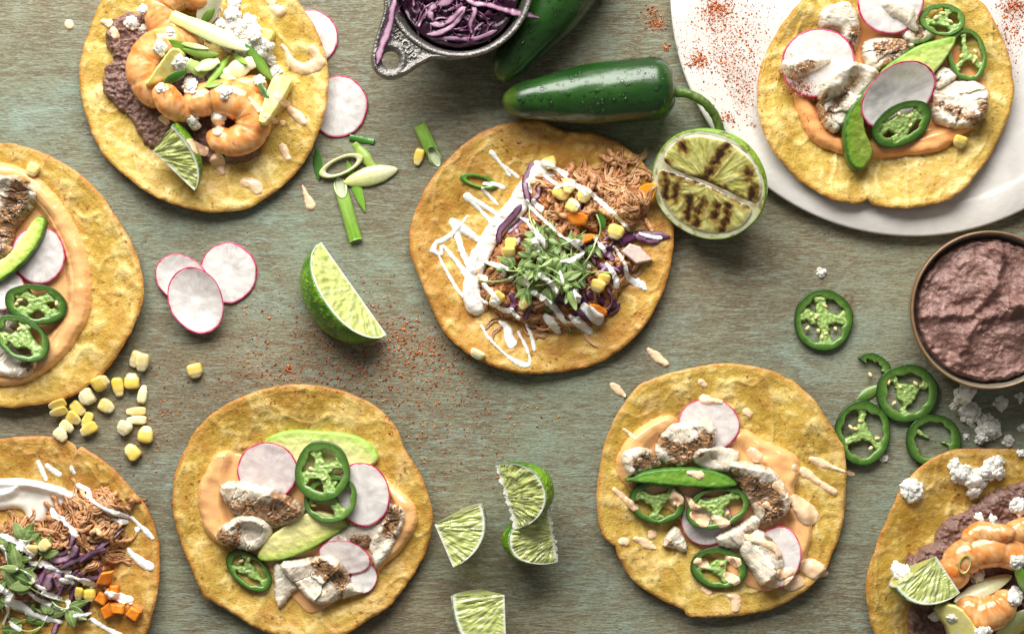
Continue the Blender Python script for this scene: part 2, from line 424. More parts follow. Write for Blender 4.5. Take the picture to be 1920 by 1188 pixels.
def water():
    m, N, L, B = nt('water droplet'); N.remove(B); t = N.new('ShaderNodeBsdfTransparent'); g = N.new('ShaderNodeBsdfGlossy'); g.inputs['Roughness'].default_value = .12
    f = N.new('ShaderNodeFresnel'); f.inputs[0].default_value = 1.4; x = N.new('ShaderNodeMixShader'); t.inputs[0].default_value = (1, 1, 1, 1)
    L.new(f.outputs[0], x.inputs[0]); L.new(t.outputs[0], x.inputs[1]); L.new(g.outputs[0], x.inputs[2]); L.new(x.outputs[0], N['Material Output'].inputs[0]); return m
MT['water'] = water()

# ================================================================== the table
def tabletop():
    x, y, t = .62, .5, .03
    V = [(sx*x, sy*y, z) for z in (-t, 0) for sy in (-1, 1) for sx in (-1, 1)]
    F = [(0, 2, 3, 1), (4, 5, 7, 6), (0, 1, 5, 4), (2, 6, 7, 3), (0, 4, 6, 2), (1, 3, 7, 5)]
    o = mk('tabletop', V, F, table_material(), smooth=False)
    tag(o, 'weathered grey green painted wooden tabletop under all the food', 'tabletop', kind='structure')
tabletop()

def lathe(prof, c, n=128):
    prof = np.array(prof); a = np.arange(n)*2*np.pi/n
    V = np.stack([c[0]+prof[:, :1]*np.cos(a), c[1]+prof[:, :1]*np.sin(a), np.repeat(prof[:, 1:], n, 1)], -1).reshape(-1, 3)
    return V, gridF(len(prof), n, True)
def plate():
    c = W(1712, -12, .006); r = 453*S
    prof = [(0, .0004), (r*.9, .0004), (r*.985, .003), (r, .0062), (r*.998, .0070), (r*.99, .0075), (r*.9, .0074), (r*.886, .0073), (r*.878, .0068), (r*.865, .0065)]+[(r*q/20, .0064) for q in range(16, 0, -1)]+[(0, .0064)]
    V, F = lathe(prof, c, 200)
    emit('plate', 'large round white marble plate with a low rim', 'plate', [['plate', V, F, (.8, .8, .8), MT['marble']]])
plate()

# ================================================================== radish slices
def radish(cx, cy, rx, ry, rot, label, dish=.0, bend=0.0, T=.0011, blush=.0, group=None, rest=None, seed=None, tilt3=(0, 0)):
    seed = seed if seed is not None else int(cx*7+cy)
    nr, n = 24, 150; a = np.arange(n)*2*np.pi/n
    wob = 1+.035*pn(np.cos(a)*1.3+seed, np.sin(a)*1.3, seed*.7)
    x0, y0 = W(cx, cy); zc = float(hm(x0, y0))+.001; k = (1-zc/H)*S; x0, y0 = W(cx, cy, zc)
    def pt(rr, z):
        X, Y = rx*rr*np.cos(a)*wob, ry*rr*np.sin(a)*wob
        u = (rr*np.cos(a)); X, Y = rot2(X, Y, math.radians(rot))
        zz = z+dish*rr*rr+bend*u*u+.0004*fbm(X/26+seed, Y/26, .3, 2)+k*(X*tilt3[0]-Y*tilt3[1])
        return np.stack([x0+X*k, y0-Y*k, zz+0*a], 1)
    rings = [(r, T) for r in np.linspace(0.001, .965, nr)]+[(r, 0) for r in np.linspace(.965, .001, 5)]
    V = np.concatenate([pt(r, z) for r, z in rings]); F = gridF(len(rings), n, True)
    rr = np.repeat([r for r, _ in rings], n); aa = np.tile(a, len(rings))
    fib = fbm(np.cos(aa)*9+seed, np.sin(aa)*9, rr*1.5, 3)*.55+.6*fbm(rr*np.cos(aa)*2.2+seed, rr*np.sin(aa)*2.2, 4., 3)
    wh = mix(lin(228, 222, 217), lin(190, 184, 181), np.clip(.3+.6*fib, 0, 1)*ss(0, .3, rr))
    wh = mix(wh, lin(230, 170, 170), np.clip(blush*(1-.4*rr)+.35*ss(.86, .97, rr), 0, 1))
    vw = .018*pn(np.cos(a)*4+seed, np.sin(a)*4, 2.5)+.012*pn(np.cos(a)*11+seed, np.sin(a)*11, 5.)
    sk = [(.958+vw, T*1.03), (.985, T+.00012), (1.0, T*.75), (1.003, T*.4), (.99, -.00003), (.962, 0)]
    V2 = np.concatenate([pt(r, z) for r, z in sk]); F2 = gridF(len(sk), n, True)
    q = np.tile(pn(np.cos(a)*5+seed, np.sin(a)*5, .5), len(sk))
    c2 = mix(lin(186, 22, 84), lin(226, 110, 146), np.clip(.3+.9*q, 0, 1))
    emit('radish_slice', label, 'radish slice', [['flesh', V, F, wh, MT['flesh']], ['skin', V2, F2, c2, MT['radskin']]], group, rest or dict(tilt=.9, pct=99.6, pen=.0002))

radish(583, 70, 50, 52, 0, 'white radish slice half under the shrimp tostada, beside the metal cup')
radish(634, 200, 55, 58, 10, 'radish slice tucked under the shrimp tostada, by the spring onion pieces')
radish(427, 512, 54, 57, 0, 'round flat radish slice at the back of the trio on the table')
radish(343, 524, 56, 43, 35, 'radish slice in the trio lying half under the front slice', dish=.002)
radish(370, 563, 50, 64, -24, 'curled radish slice on top of the trio with thick crimson edge', dish=.004, bend=.003)

# ================================================================== tortillas
class Tort: pass
def tortilla(pts, label, tint=0.0, lift=.005, seed=1, base=.0026, name='tortilla', cracks=()):
    Q = catmull(pts, 8); c = np.array([(Q[:, 0].min()+Q[:, 0].max())/2, (Q[:, 1].min()+Q[:, 1].max())/2])
    ang = np.arctan2(Q[:, 1]-c[1], Q[:, 0]-c[0]); rad = np.hypot(*(Q-c).T); o = np.argsort(ang)
    n, nr = 420, 118; a = np.arange(n)*2*np.pi/n-np.pi
    R = np.interp(a, np.concatenate([ang[o]-2*np.pi, ang[o], ang[o]+2*np.pi]), np.tile(rad[o], 3))
    R = R+1.6*fbm(np.cos(a)*9+seed, np.sin(a)*9, seed, 3)
    zb = float(np.percentile(hm(*W(c[0]+60*np.cos(a), c[1]+60*np.sin(a))), 80))+base
    lf = lift*(1+.75*fbm(np.cos(a)*1.1+seed*3, np.sin(a)*1.1, 2.2, 2)); lf = np.clip(lf, .0006, .012)
    T = .0014
    rh = np.concatenate([np.linspace(.004, .93, nr-14), .93+.07*np.sin(np.linspace(0, 1, 15)[1:]*np.pi/2)])
    def surf(rho):
        X = c[0]+np.outer(rho, R)*0+rho[:, None]*R*np.cos(a); Y = c[1]+rho[:, None]*R*np.sin(a)
        warp = .0010*fbm(X/95, Y/95, seed, 2)
        u = fbm(X/52, Y/40, seed+5.1, 3); bl = np.maximum(u-.05, 0)                      # puffed blisters
        fold = 1-np.abs(fbm(X/70+9, Y/120, seed+8.4, 2))*2.2; fold = np.clip(fold, 0, 1)**6
        fine = fbm(X/13, Y/13, seed+2, 3)
        z = zb+warp+.0010*np.minimum(bl, .8)+.00032*ss(.2, .6, fbm(X/19, Y/16, seed+91., 3))*ss(-.1, .4, fbm(X/70, Y/70, seed+95., 2))+.0008*fold+.00026*fine+lf[None]*(ss(.45, 1.0, rho)**1.4)[:, None]
        return X, Y, z, u, fold, fine
    X, Y, z, u, fold, fine = surf(rh)
    e = np.clip((rh-.975)/.025, 0, 1); z = z-(T*.45*(1-np.sqrt(np.clip(1-e*e, 0, 1))))[:, None]
    rim = ss(.925, .955, rh)*(1-ss(.975, 1, rh)); z = z+(.0003*rim)[:, None]
    rb = np.concatenate([[1.0], np.linspace(.985, .01, 26)])
    Xb, Yb, zb2, ub, fb, fnb = surf(rb); zb2 = zb2-T; zb2[0] += T*.28
    Xa, Ya, za = [np.concatenate([p, q]) for p, q in ((X, Xb), (Y, Yb), (z, zb2))]
    floor = np.minimum(hm(*W(Xa, Ya)), zb+.0022)
    x, y = W(Xa, Ya, zb+.002)
    za = np.maximum(za, floor+np.concatenate([np.full_like(z, T), np.full_like(zb2, .0002)])*.9)
    # colours of the fried dough: golden oily low ground, pale dry blisters, toasted rim and spots
    gold = mix(lin(202, 170, 76), lin(194, 148, 60), np.full(X.shape, tint)); pale = mix(lin(228, 204, 132), lin(216, 180, 102), np.full(X.shape, tint))
    deep = mix(lin(176, 140, 48), lin(164, 112, 36), np.full(X.shape, tint))
    col = mix(gold, pale, np.clip(ss(.05, .6, u+.55*fine)*.8+.55*fold, 0, 1))
    col = mix(col, deep, ss(.0, .6, -u+.5*fbm(X/22, Y/22, seed+20, 4))*.7)
    toast = ss(.2, .75, fbm(X/60, Y/60, seed+31, 3)+.45*ss(.6, 1, rh)[:, None]+.25*tint)
    col = mix(col, lin(168, 102, 36), toast*(.18+.40*tint))
    edge = ss(.955, .995, rh)[:, None]*(.55+.35*fbm(X/40, Y/40, seed+3, 2))
    col = mix(col, lin(180, 112, 40), np.clip(edge*(1+.5*tint), 0, .85)); col = mix(col, lin(214, 176, 96), (.2*ss(.925, .95, rh)*(1-ss(.97, .99, rh)))[:, None]*np.ones_like(X))
    fleck = ss(.62, .80, fbm(X/4.2, Y/4.2, seed+81, 2)+.3*fbm(X/50, Y/50, seed+83, 2)); col = mix(col, lin(150, 92, 34), fleck*.45)
    col = mix(col, pale, .4*ss(.2, .6, fbm(X/19, Y/16, seed+91., 3))*ss(-.1, .4, fbm(X/70, Y/70, seed+95., 2)))
    spots = ss(.64, .76, fbm(X/9, Y/9, seed+44, 2)+.35*fbm(X/70, Y/70, seed+50, 2)); col = mix(col, lin(120, 62, 18), spots*.65)
    char = ss(.80, .86, fbm(X/6.5, Y/6.5, seed+64, 1)+.35*fbm(X/80, Y/80, seed+70, 2)); col = mix(col, lin(40, 22, 10), char*.9)
    colb = np.broadcast_to(lin(190, 130, 50), Xb.shape+(3,))
    V = np.stack([x, y, za], -1).reshape(-1, 3); F = gridF(len(Xa), n, True)[:, ::-1]
    o = emit(name, label, 'tortilla', [['tortilla', V, F[:, ::-1] if False else F, np.concatenate([col, colb]).reshape(-1, 3), MT['tortilla']]])
    return o

T1 = [(195,0),(165,70),(150,130),(155,190),(170,240),(195,290),(235,330),(280,362),(330,385),(390,398),(450,395),(500,372),(545,335),(580,290),(605,235),(616,180),(615,120),(600,70),(575,25),(555,0),(520,-35),(450,-65),(380,-75),(300,-60),(240,-35)]
T2 = [(0,270),(45,275),(100,295),(150,325),(190,365),(225,415),(255,470),(270,520),(271,560),(255,610),(230,655),(195,700),(150,735),(115,750),(60,760),(0,763),(-80,750),(-160,700),(-215,620),(-235,520),(-215,420),(-160,340),(-80,285)]
T3 = [(0,822),(60,817),(110,820),(141,832),(147,846),(156,838),(200,865),(240,905),(275,950),(295,1000),(301,1060),(298,1110),(288,1150),(275,1188),(230,1250),(150,1300),(60,1310),(-40,1280),(-110,1200),(-150,1100),(-140,1000),(-100,900),(-50,840)]
T4 = [(545,720),(600,722),(650,735),(700,758),(740,795),(760,840),(790,890),(808,940),(812,970),(805,1015),(785,1060),(755,1105),(730,1135),(690,1160),(650,1185),(600,1194),(550,1194),(490,1180),(440,1150),(385,1118),(381,1110),(365,1075),(345,1030),(328,970),(325,920),(332,880),(348,840),(370,805),(400,775),(440,750),(490,730)]
T5 = [(985,226),(1020,228),(1050,243),(1066,248),(1110,250),(1160,270),(1200,300),(1235,350),(1258,400),(1263,440),(1258,490),(1245,540),(1215,600),(1170,650),(1110,685),(1040,698),(985,700),(935,690),(880,665),(840,630),(815,590),(795,540),(775,490),(768,450),(775,410),(795,360),(825,315),(860,280),(900,250),(940,233)]
T6 = [(1330,683),(1380,681),(1430,690),(1480,710),(1520,745),(1555,795),(1580,840),(1586,900),(1583,960),(1575,1000),(1550,1060),(1520,1095),(1480,1125),(1430,1145),(1360,1155),(1300,1155),(1284,1147),(1283,1143),(1250,1128),(1210,1105),(1185,1085),(1160,1045),(1153,1022),(1145,1018),(1125,990),(1118,930),(1125,870),(1140,810),(1165,760),(1200,720),(1260,697)]
T7 = [(1505,0),(1470,40),(1440,90),(1422,140),(1418,190),(1425,235),(1445,280),(1470,310),(1505,345),(1560,375),(1610,382),(1625,376),(1640,386),(1700,392),(1760,380),(1800,360),(1850,300),(1880,240),(1898,180),(1893,120),(1875,70),(1848,20),(1830,0),(1780,-50),(1700,-75),(1620,-70),(1555,-40)]
T8 = [(1920,843),(1860,840),(1800,840),(1760,850),(1720,875),(1685,915),(1660,970),(1640,1020),(1622,1080),(1622,1120),(1630,1160),(1640,1188),(1670,1250),(1740,1310),(1830,1330),(1930,1310),(2020,1250),(2080,1150),(2080,1040),(2040,930),(1990,870)]

# ================================================================== jalapeno rings
GD, GM, GL = lin(24, 52, 14), lin(60, 98, 30), lin(120, 156, 76)
def ringwall(rx, ry, wall, T, seed, n=110, light=0.0, arc=None):
    a = np.arange(n)*2*np.pi/n if arc is None else np.linspace(arc[0], arc[1], n)
    ro = 1+.045*pn(np.cos(a)*1.2+seed, np.sin(a)*1.2, 1.1)
    wi = wall*(1+.45*pn(np.cos(a)*2.4+seed, np.sin(a)*2.4, 7.7))
    prof = [(.99, .06), (1.012, .5), (1.004, .92), (.992, .985), ('i', .10, 1.0), ('i', .2, 1.0), ('i', .6, .985), ('i', .93, .96), ('i', .99, .88), ('i', 1.0, .5), ('i', .97, .05), ('i', .5, 0)]
    V, C = [], []
    for i, p in enumerate(prof):
        if p[0] == 'i': r = 1-wi*p[1]; z = p[2]
        else: r = np.full(n, p[0]); z = p[1]
        r = r*ro; V.append(np.stack([rx*r*np.cos(a), ry*r*np.sin(a), np.full(n, z*T)], 1))
        g = .5+.5*pn(np.cos(a)*6+seed, np.sin(a)*6, i*.8)
        if i < 4 or i == 11: c = mix(GD, lin(40, 84, 22), g*.5)
        elif i == 4: c = mix(GD, GM, .25+.4*g)
        elif i == 5: c = mix(GM*.72, GM, g)
        elif i == 6: c = mix(GM, mix(GM, GL, np.array(.5)), g)
        else: c = mix(GM, GL, .5+.5*g)
        C.append(mix(c, GL, np.full(n, light)))
    V = np.stack(V, 0).reshape(-1, 3); C = np.stack(C, 0).reshape(-1, 3)
    m = len(prof); F = gridF(m, n, arc is None)
    lastr = np.arange(n if arc is None else n-1); j = (lastr+1) % n
    F = np.concatenate([F, np.stack([(m-1)*n+lastr, lastr, j, (m-1)*n+j], 1)])
    return V, F, C
def jalapeno(cx, cy, rx, ry, rot, label, arms=3, seed=None, T=.0042, wall=.3, light=0., tilt3=(0, 0), seeds=5, mem=1.0, rest=None, arc=None, group=None, hub=.27, a0=None):
    seed = seed if seed is not None else int(cx*3+cy*5) % 997
    rs = np.random.RandomState(seed)
    wall *= rs.uniform(.82, 1.12); hub *= rs.uniform(.75, 1.25); mem *= rs.uniform(.8, 1.2)
    V, F, C = ringwall(rx, ry, wall, 1.0, seed, light=light, arc=arc)
    parts = [['wall', V, F, C, MT['chili']]]
    if mem > 0:
        st = []; b0 = a0 if a0 is not None else rs.rand()*6.28
        for k in range(arms):
            t = b0+k*6.283/arms+rs.uniform(-.25, .25); q = 1-wall*.8
            st.append([(0, 0, rx*hub), (rx*.42*math.cos(t), ry*.42*math.sin(t), rx*.15*mem), (rx*q*.8*math.cos(t+.06), ry*q*.8*math.sin(t+.06), rx*.17*mem), (rx*q*math.cos(t), ry*q*math.sin(t), rx*.25*mem)])
        f = f_strokes(st, rough=rx*.06, rs=rx*.26, seed=seed)
        f1 = f; f = lambda X, Y: np.minimum(f1(X, Y), (1-wall*.5-np.hypot(X/rx, Y/ry))*min(rx, ry)); f.bb = f1.bb
        X, Y, v, F2 = field_grid(f, 1.3)
        u = np.clip(v/(rx*.10), 0, 1); e = np.sqrt(np.clip(1-(1-u)**2, 0, 1)); nz = fbm(X/7, Y/7, seed, 3)
        z = .15+.62*e+.12*nz*e
        V2, F2 = close(np.stack([X, Y, z], 1), np.stack([X, Y, np.full_like(X, .06)], 1), F2)
        c = mix(lin(126, 160, 72), lin(178, 200, 126), np.clip(.5+.6*nz, 0, 1)); c = mix(lin(90, 134, 50), c, e)
        parts.append(['membrane', V2, F2, np.concatenate([c, c]), MT['chili']])
    for k in range(seeds):
        t = rs.rand()*6.28; q = rs.uniform(.25, .7); P, FF = ICO2
        sx, sy = rs.uniform(4.8, 6.6), rs.uniform(3.0, 4.2); b = rs.rand()*6.28
        X, Y = rot2(P[:, 0]*sx*(1-.2*P[:, 0]), P[:, 1]*sy, b)
        parts.append(['seed', np.stack([X+rx*q*math.cos(t), Y+ry*q*math.sin(t), .55+rs.rand()*.3+P[:, 2]*.42], 1), FF, mix(lin(236, 220, 160), lin(214, 190, 120), np.full(len(P), rs.rand())), MT['seed']])
    x0, y0 = W(cx, cy); zc = float(hm(x0, y0))+T/2; k = (1-zc/H)*S; x0, y0 = W(cx, cy, zc)
    for p in parts:
        q = p[1]; X, Y = rot2(q[:, 0], q[:, 1], math.radians(rot))
        p[1] = np.stack([x0+X*k, y0-Y*k, q[:, 2]*T+k*(X*tilt3[0]-Y*tilt3[1])], 1)
    emit('jalapeno_ring', label, 'jalapeno ring', parts, group, rest or dict(tilt=.8, pct=96))

# ================================================================== limes
PULP_D, PULP_L, PITH = lin(178, 190, 90), lin(212, 220, 146), lin(238, 240, 220)
def rindcol(X, Y, Z, seed, dark=0.0):
    k = 1/S; g = fbm(X*k/40+seed, Y*k/40, Z*k/40, 3)
    return mix(mix(lin(44, 98, 14), lin(112, 158, 28), np.clip(.45+.8*g, 0, 1)), lin(34, 74, 14), np.full(np.shape(g), dark))
def wedge(cx, cy, dx, dy, a, b, w, roll, label, side=1, srange=(-1, 1), seed=1, z=None, rough=.0006, rest=None, name='lime_wedge', fray=0):
    w = math.radians(w); roll = math.radians(roll); L = math.hypot(dx, dy); dx, dy = dx/L, dy/L
    ns, nf, ntt = 81, 22, 34
    s = np.linspace(srange[0], srange[1], ns); pr = np.sqrt(np.clip(1-np.abs(s)**2.15, 0, 1)); pr = np.maximum(pr, .003)
    x0, y0 = W(cx, cy); zc = float(hm(x0, y0))+b*S*.4; k = (1-zc/H)*S; x0, y0 = W(cx, cy, zc)
    def place(sv, rv, ph, off=0.0):
        y_, z_ = rv*np.sin(ph), -rv*np.cos(ph); nrm = np.sign(ph)
        y_, z_ = y_+off*nrm*np.cos(ph), z_+off*nrm*np.sin(ph)
        yy, zz = y_*math.cos(roll)-z_*math.sin(roll), y_*math.sin(roll)+z_*math.cos(roll)
        X = (sv*a*dx+side*yy*dy*1)*1.0; Y = sv*a*dy-side*yy*dx
        return np.stack([x0+X*k, y0-Y*k, zz*k], -1)
    ph = np.linspace(-w/2, w/2, nf)
    SV, PH = np.meshgrid(s, ph, indexing='ij'); RR = b*pr[:, None]*(1+.015*fbm(SV*3+seed, PH*3, .4, 2))
    V = place(SV, RR, PH); inn = place(SV, RR*.965, PH)
    FR = gridF(ns, nf)
    if side > 0: FR = FR[:, ::-1]
    Vr = V.reshape(-1, 3); C = rindcol(Vr[:, 0], Vr[:, 1], Vr[:, 2], seed)
    pit = ss(.30, .5, fbm(Vr[:, 0]/S/5, Vr[:, 1]/S/5, Vr[:, 2]/S/5, 1)); C = mix(C, lin(168, 190, 62), pit*.55)
    Vc, Fc = close(Vr, inn.reshape(-1, 3), FR)
    parts = [['rind', Vc, Fc, np.concatenate([C, np.broadcast_to(PITH, C.shape)]), MT['rind']]]
    t = np.linspace(0, 1, ntt)
    for sg in (-1, 1):
        SV, TT = np.meshgrid(s, t, indexing='ij'); RR = b*pr[:, None]*TT*.985
        q = (1-TT)*b*pr[:, None]                              # px from the rim
        if fray: RR = RR-fray*(1-TT)**4*np.clip(.3+1.3*fbm(SV*5+seed, SV*0+sg, 2., 4), -.4, 1.4)*ss(0, .25, pr)[:, None]
        tho = np.arctan2(SV*a*(1 if srange[0] < 0 else 1), RR+14); rho = np.hypot(SV*a, RR); ves = .8*fbm(tho*13+seed+sg, rho/42, sg*2.0, 3)
        rid = np.clip(1-np.abs(pn(tho*15+seed, rho/34, 6.+sg))*3.2, 0, 1)
        inside = ss(5, 9, q)*ss(1, 6, RR)*ss(.0, .06, 1-np.abs(SV) if srange[0] < 0 else 1.0+0*SV)
        off = inside*(-rough*1.3*rid/k+rough*1.6*ves/k+rough/k*1.2*fbm(SV*a/14, RR/30, seed+3., 2))
        Vf = place(SV, RR, np.full_like(SV, sg*w/2), off)
        C = mix(PULP_D, PULP_L, np.clip(.5+.5*ves, 0, 1)); C = mix(C, lin(236, 240, 200), rid*.18); mem = ss(.93, .99, np.cos(tho*9+.5*fbm(SV*3, RR/40, 1.0, 2)+seed)); C = mix(C, PITH, mem*.3*(rho > 14))  # rid: glistening highlight lines along vesicle edges, painted into the pulp colour
        C = mix(PITH, C, inside); C = mix(C, lin(120, 160, 50), 1-ss(.3, 1.6, q))
        FF = gridF(ns, ntt)
        if side*sg < 0: FF = FF[:, ::-1]
        parts.append(['cut_face', Vf.reshape(-1, 3), FF, C.reshape(-1, 3), MT['pulp']])
    for end, sv in ((0, srange[0]), (1, srange[1])):
        if abs(sv) < .97:
            PH, TT = np.meshgrid(ph, t, indexing='ij'); Vf = place(np.full_like(PH, sv), b*pr[0 if end == 0 else -1]*TT*.99, PH)
            q = (1-TT)*b; ves = fbm(PH*16+seed, TT*3.0, 5., 3); C = mix(PITH, mix(PULP_D, PULP_L, np.clip(.45+.7*ves, 0, 1)), ss(5, 8, q))
            parts.append(['end_cut', Vf.reshape(-1, 3), gridF(nf, ntt), C.reshape(-1, 3), MT['pulp']])
    mn = min(p[1][:, 2].min() for p in parts)
    for p in parts: p[1][:, 2] -= mn
    emit(name, label, 'lime wedge', parts, None, rest or dict(tilt=0, pct=97, pen=.0006))

def charred_lime():
    cx, cy = 1327, 347; zc = .027; k = (1-zc/H)*S; x0, y0 = W(cx, cy, zc); rx, ry, ang = 112, 106, math.radians(22); dep = 100
    th0 = math.radians(30); ex, ey = .75, -.66                    # cut face leans to the lower left of the picture
    n, nr = 140, 44; a = np.arange(n)*2*np.pi/n
    def plane(X, Y, z):
        x, y = rot2(X, Y, ang); x, y = np.asarray(x), np.asarray(y); z = np.asarray(z)*np.ones_like(x)
        p, q = x*ex+y*ey, -x*ey+y*ex
        p2, z2 = p*math.cos(th0)-z*math.sin(th0), z*math.cos(th0)+p*math.sin(th0)
        return np.stack([x0+(p2*ex-q*ey)*k, y0-(p2*ey+q*ex)*k, z2*k], -1)
    wob = 1+.02*pn(np.cos(a)*1.5, np.sin(a)*1.5, 3.3)
    rows = []; th = np.linspace(0, np.pi/2*.995, 30)
    for t in th: rows.append(plane(rx*np.cos(t)*np.cos(a)*wob, ry*np.cos(t)*np.sin(a)*wob, -dep*np.sin(t)))
    rows = [plane(rx*.985*np.cos(a)*wob, ry*.985*np.sin(a)*wob, 1.2+0*a)]+rows
    V = np.concatenate(rows); F = gridF(len(rows), n, True)
    C = rindcol(V[:, 0], V[:, 1], V[:, 2], 3.); C = mix(C, lin(140, 184, 44), np.full(len(C), .55))
    aa = np.tile(a, len(rows)); ch = ss(.35, .6, fbm(np.cos(aa)*3, np.sin(aa)*3, np.repeat(np.arange(len(rows)), n)*.2, 3)+.35*(np.sin(aa) > .2)); ch = ch*(np.repeat(np.arange(len(rows)), n) < 9)
    C = mix(C, lin(50, 44, 14), ch*.8)
    parts = [['rind', V, F, C, MT['rind']]]
    rr = np.linspace(.002, .985, nr); RR, AA = np.meshgrid(rr, a, indexing='ij')
    X, Y = rx*RR*np.cos(AA)*wob, ry*RR*np.sin(AA)*wob
    V = plane(X.ravel(), Y.ravel(), (1.2+.5*fbm(X/16, Y/16, 4., 2)).ravel())
    C = mix(lin(230, 230, 196), lin(206, 212, 140), np.clip(.5*fbm(X/20, Y/20, 1., 2)+.25, 0, 1)); C = mix(C, lin(150, 180, 70), ss(.955, .985, RR))
    strokes = [(-78,-30),(-60,-48),(-30,-60),(10,-50),(-6,-20),(0,-4),(56,-10),(60,-40),(-86,20),(-60,26),(-20,34),(-6,52),(30,52),(52,50),(70,70)]
    C = mix(C, lin(150, 108, 40), np.exp(-((Y-1)/7)**2)*.7*np.clip(.5+fbm(X/18, Y/18, 3., 2), 0, 1)); C = mix(C, lin(110, 70, 22), ss(.35, .6, fbm(X/14, Y/14, 9., 3)+.5*ss(.78, .95, RR)-.4)*.6)
    parts.append(['pith', V, gridF(nr, n, True), C.reshape(-1, 3), MT['pulp']])
    lobes = [[(-84,-8),(-80,-40),(-50,-70),(0,-82),(50,-72),(82,-42),(88,-8),(60,-3),(0,-4),(-50,-1)], [(-86,10),(-50,3),(0,0),(55,3),(84,8),(78,42),(45,70),(0,80),(-45,70),(-76,40)]]
    chars = [[(8,-84),(2,-62),(-4,-40)],[(0,-34),(-6,-18),(-14,-6)],[(-66,-52),(-60,-44)],[(74,-30),(80,-12),(76,2)],[(56,-52),(60,-42)],[(-74,14),(-68,32),(-60,52)],[(-50,24),(-46,46)],[(-20,34),(-16,52),(-12,70)],[(2,30),(2,50),(4,72)],[(46,20),(50,36),(52,62)],[(28,28),(32,50)],[(-80,-6),(-70,4),(-40,2),(0,-6),(40,-2),(70,0)]]
    fch = f_strokes([[(x*1.1, y*1.1, 4.4) for x, y in s] for s in chars], rough=6.5, rs=11, seed=4)
    for li, P in enumerate(lobes):
        P = [(x*1.13, y*1.15) for x, y in P]; f = f_poly(P, 5); X, Y, v, F = field_grid(f, 1.3)
        u = np.clip(v/12, 0, 1); e = np.sqrt(np.clip(1-(1-u)**2, 0, 1))
        cy0 = -2 if li == 0 else 2
        th = np.arctan2(Y-cy0, X); r = np.hypot(X, Y-cy0)
        ves = fbm(th*9+li*5, r/26, 2.5, 3); fil = np.clip(1-np.abs(pn(th*11+3, r/40, 7.))*4, 0, 1)
        z = 1.4+4.0*e+1.5*ves*e
        C = mix(lin(182, 180, 84), lin(220, 216, 146), np.clip(.4+.8*ves+.3*fil, 0, 1)); C = mix(C, PITH, .6*(1-ss(1, 6, v)))
        q = fch(X, Y); q = q+3*ves; z = z-1.6*ss(-8, 3, q); C = mix(C, lin(142, 104, 34), ss(-16, -2, q)*.7); C = mix(C, lin(100, 58, 18), ss(-7, 1, q)*.85); C = mix(C, lin(40, 24, 10), ss(-1, 5, q)*.9)
        Vt = plane(X, Y, z); Vb = plane(X, Y, np.full_like(X, .4)); V, G = close(Vt, Vb, F)
        parts.append(['pulp_segment', V, G, np.concatenate([C, C]), MT['pulp']])
    mn = min(p[1][:, 2].min() for p in parts)
    for p in parts: p[1][:, 2] -= mn
    emit('lime_half', 'grilled lime half with charred cut face beside the centre tostada', 'lime half', parts, None, dict(tilt=0, pct=96, pen=.0004))

# ================================================================== corn, cheese, vegetables
def kernel(cx, cy, rx, ry, rot, label, pale=0.0, group=None, zs=.8, rest=None):
    rs = np.random.RandomState(int(cx*13+cy*7) % 9999)
    nu, nv = 22, 28; th = np.linspace(.02, np.pi-.02, nu); ph = np.arange(nv)*2*np.pi/nv
    TH, PHI = np.meshgrid(th, ph, indexing='ij'); pw = lambda q, e: np.sign(q)*np.abs(q)**e
    x = pw(np.sin(TH), .6)*pw(np.cos(PHI), .55); z = pw(np.sin(TH), .6)*pw(np.sin(PHI), .7); y = pw(np.cos(TH), .6)
    tp = 1-.20*(1-y)*.5-.10*(y < -.5); x = x*tp; z = z*tp*(1-.1*(1-y))
    z = z-.10*np.exp(-((x/.5)**2+((y-.75)/.35)**2))*np.sign(z); lum = .06*fbm(x*1.4+rs.rand()*50, y*1.4, z*1.4, 2)
    x, y, z = x*(1+lum), y*(1+lum), z*(1+lum)
    tip = ss(.1, -.95, y)
    c = mix(mix(lin(232, 196, 70), lin(238, 212, 104), np.clip(.5+3*lum, 0, 1)), lin(244, 234, 196), np.clip(tip*.5+pale, 0, .95))
    x0, y0 = W(cx, cy); zc = float(hm(x0, y0))+rx*S*.6; k = (1-zc/H)*S; x0, y0 = W(cx, cy, zc)
    X, Y = rot2(x*rx, -y*ry, math.radians(rot))
    V = np.stack([x0+X*k, y0-Y*k, (z+1)*rx*zs*k], -1).reshape(-1, 3)
    emit('corn_kernel', label, 'corn kernel', [['corn_kernel', V, gridF(nu, nv, True), c.reshape(-1, 3), MT['corn']]], group, rest or dict(tilt=.6, pct=96))
def size_word(r): return 'tiny' if r < 10.5 else 'small' if r < 14.5 else 'medium' if r < 18.5 else 'large'
def shade_word(p): return 'dark purple ' if p < .22 else 'mottled purple ' if p < .52 else 'pale cored '
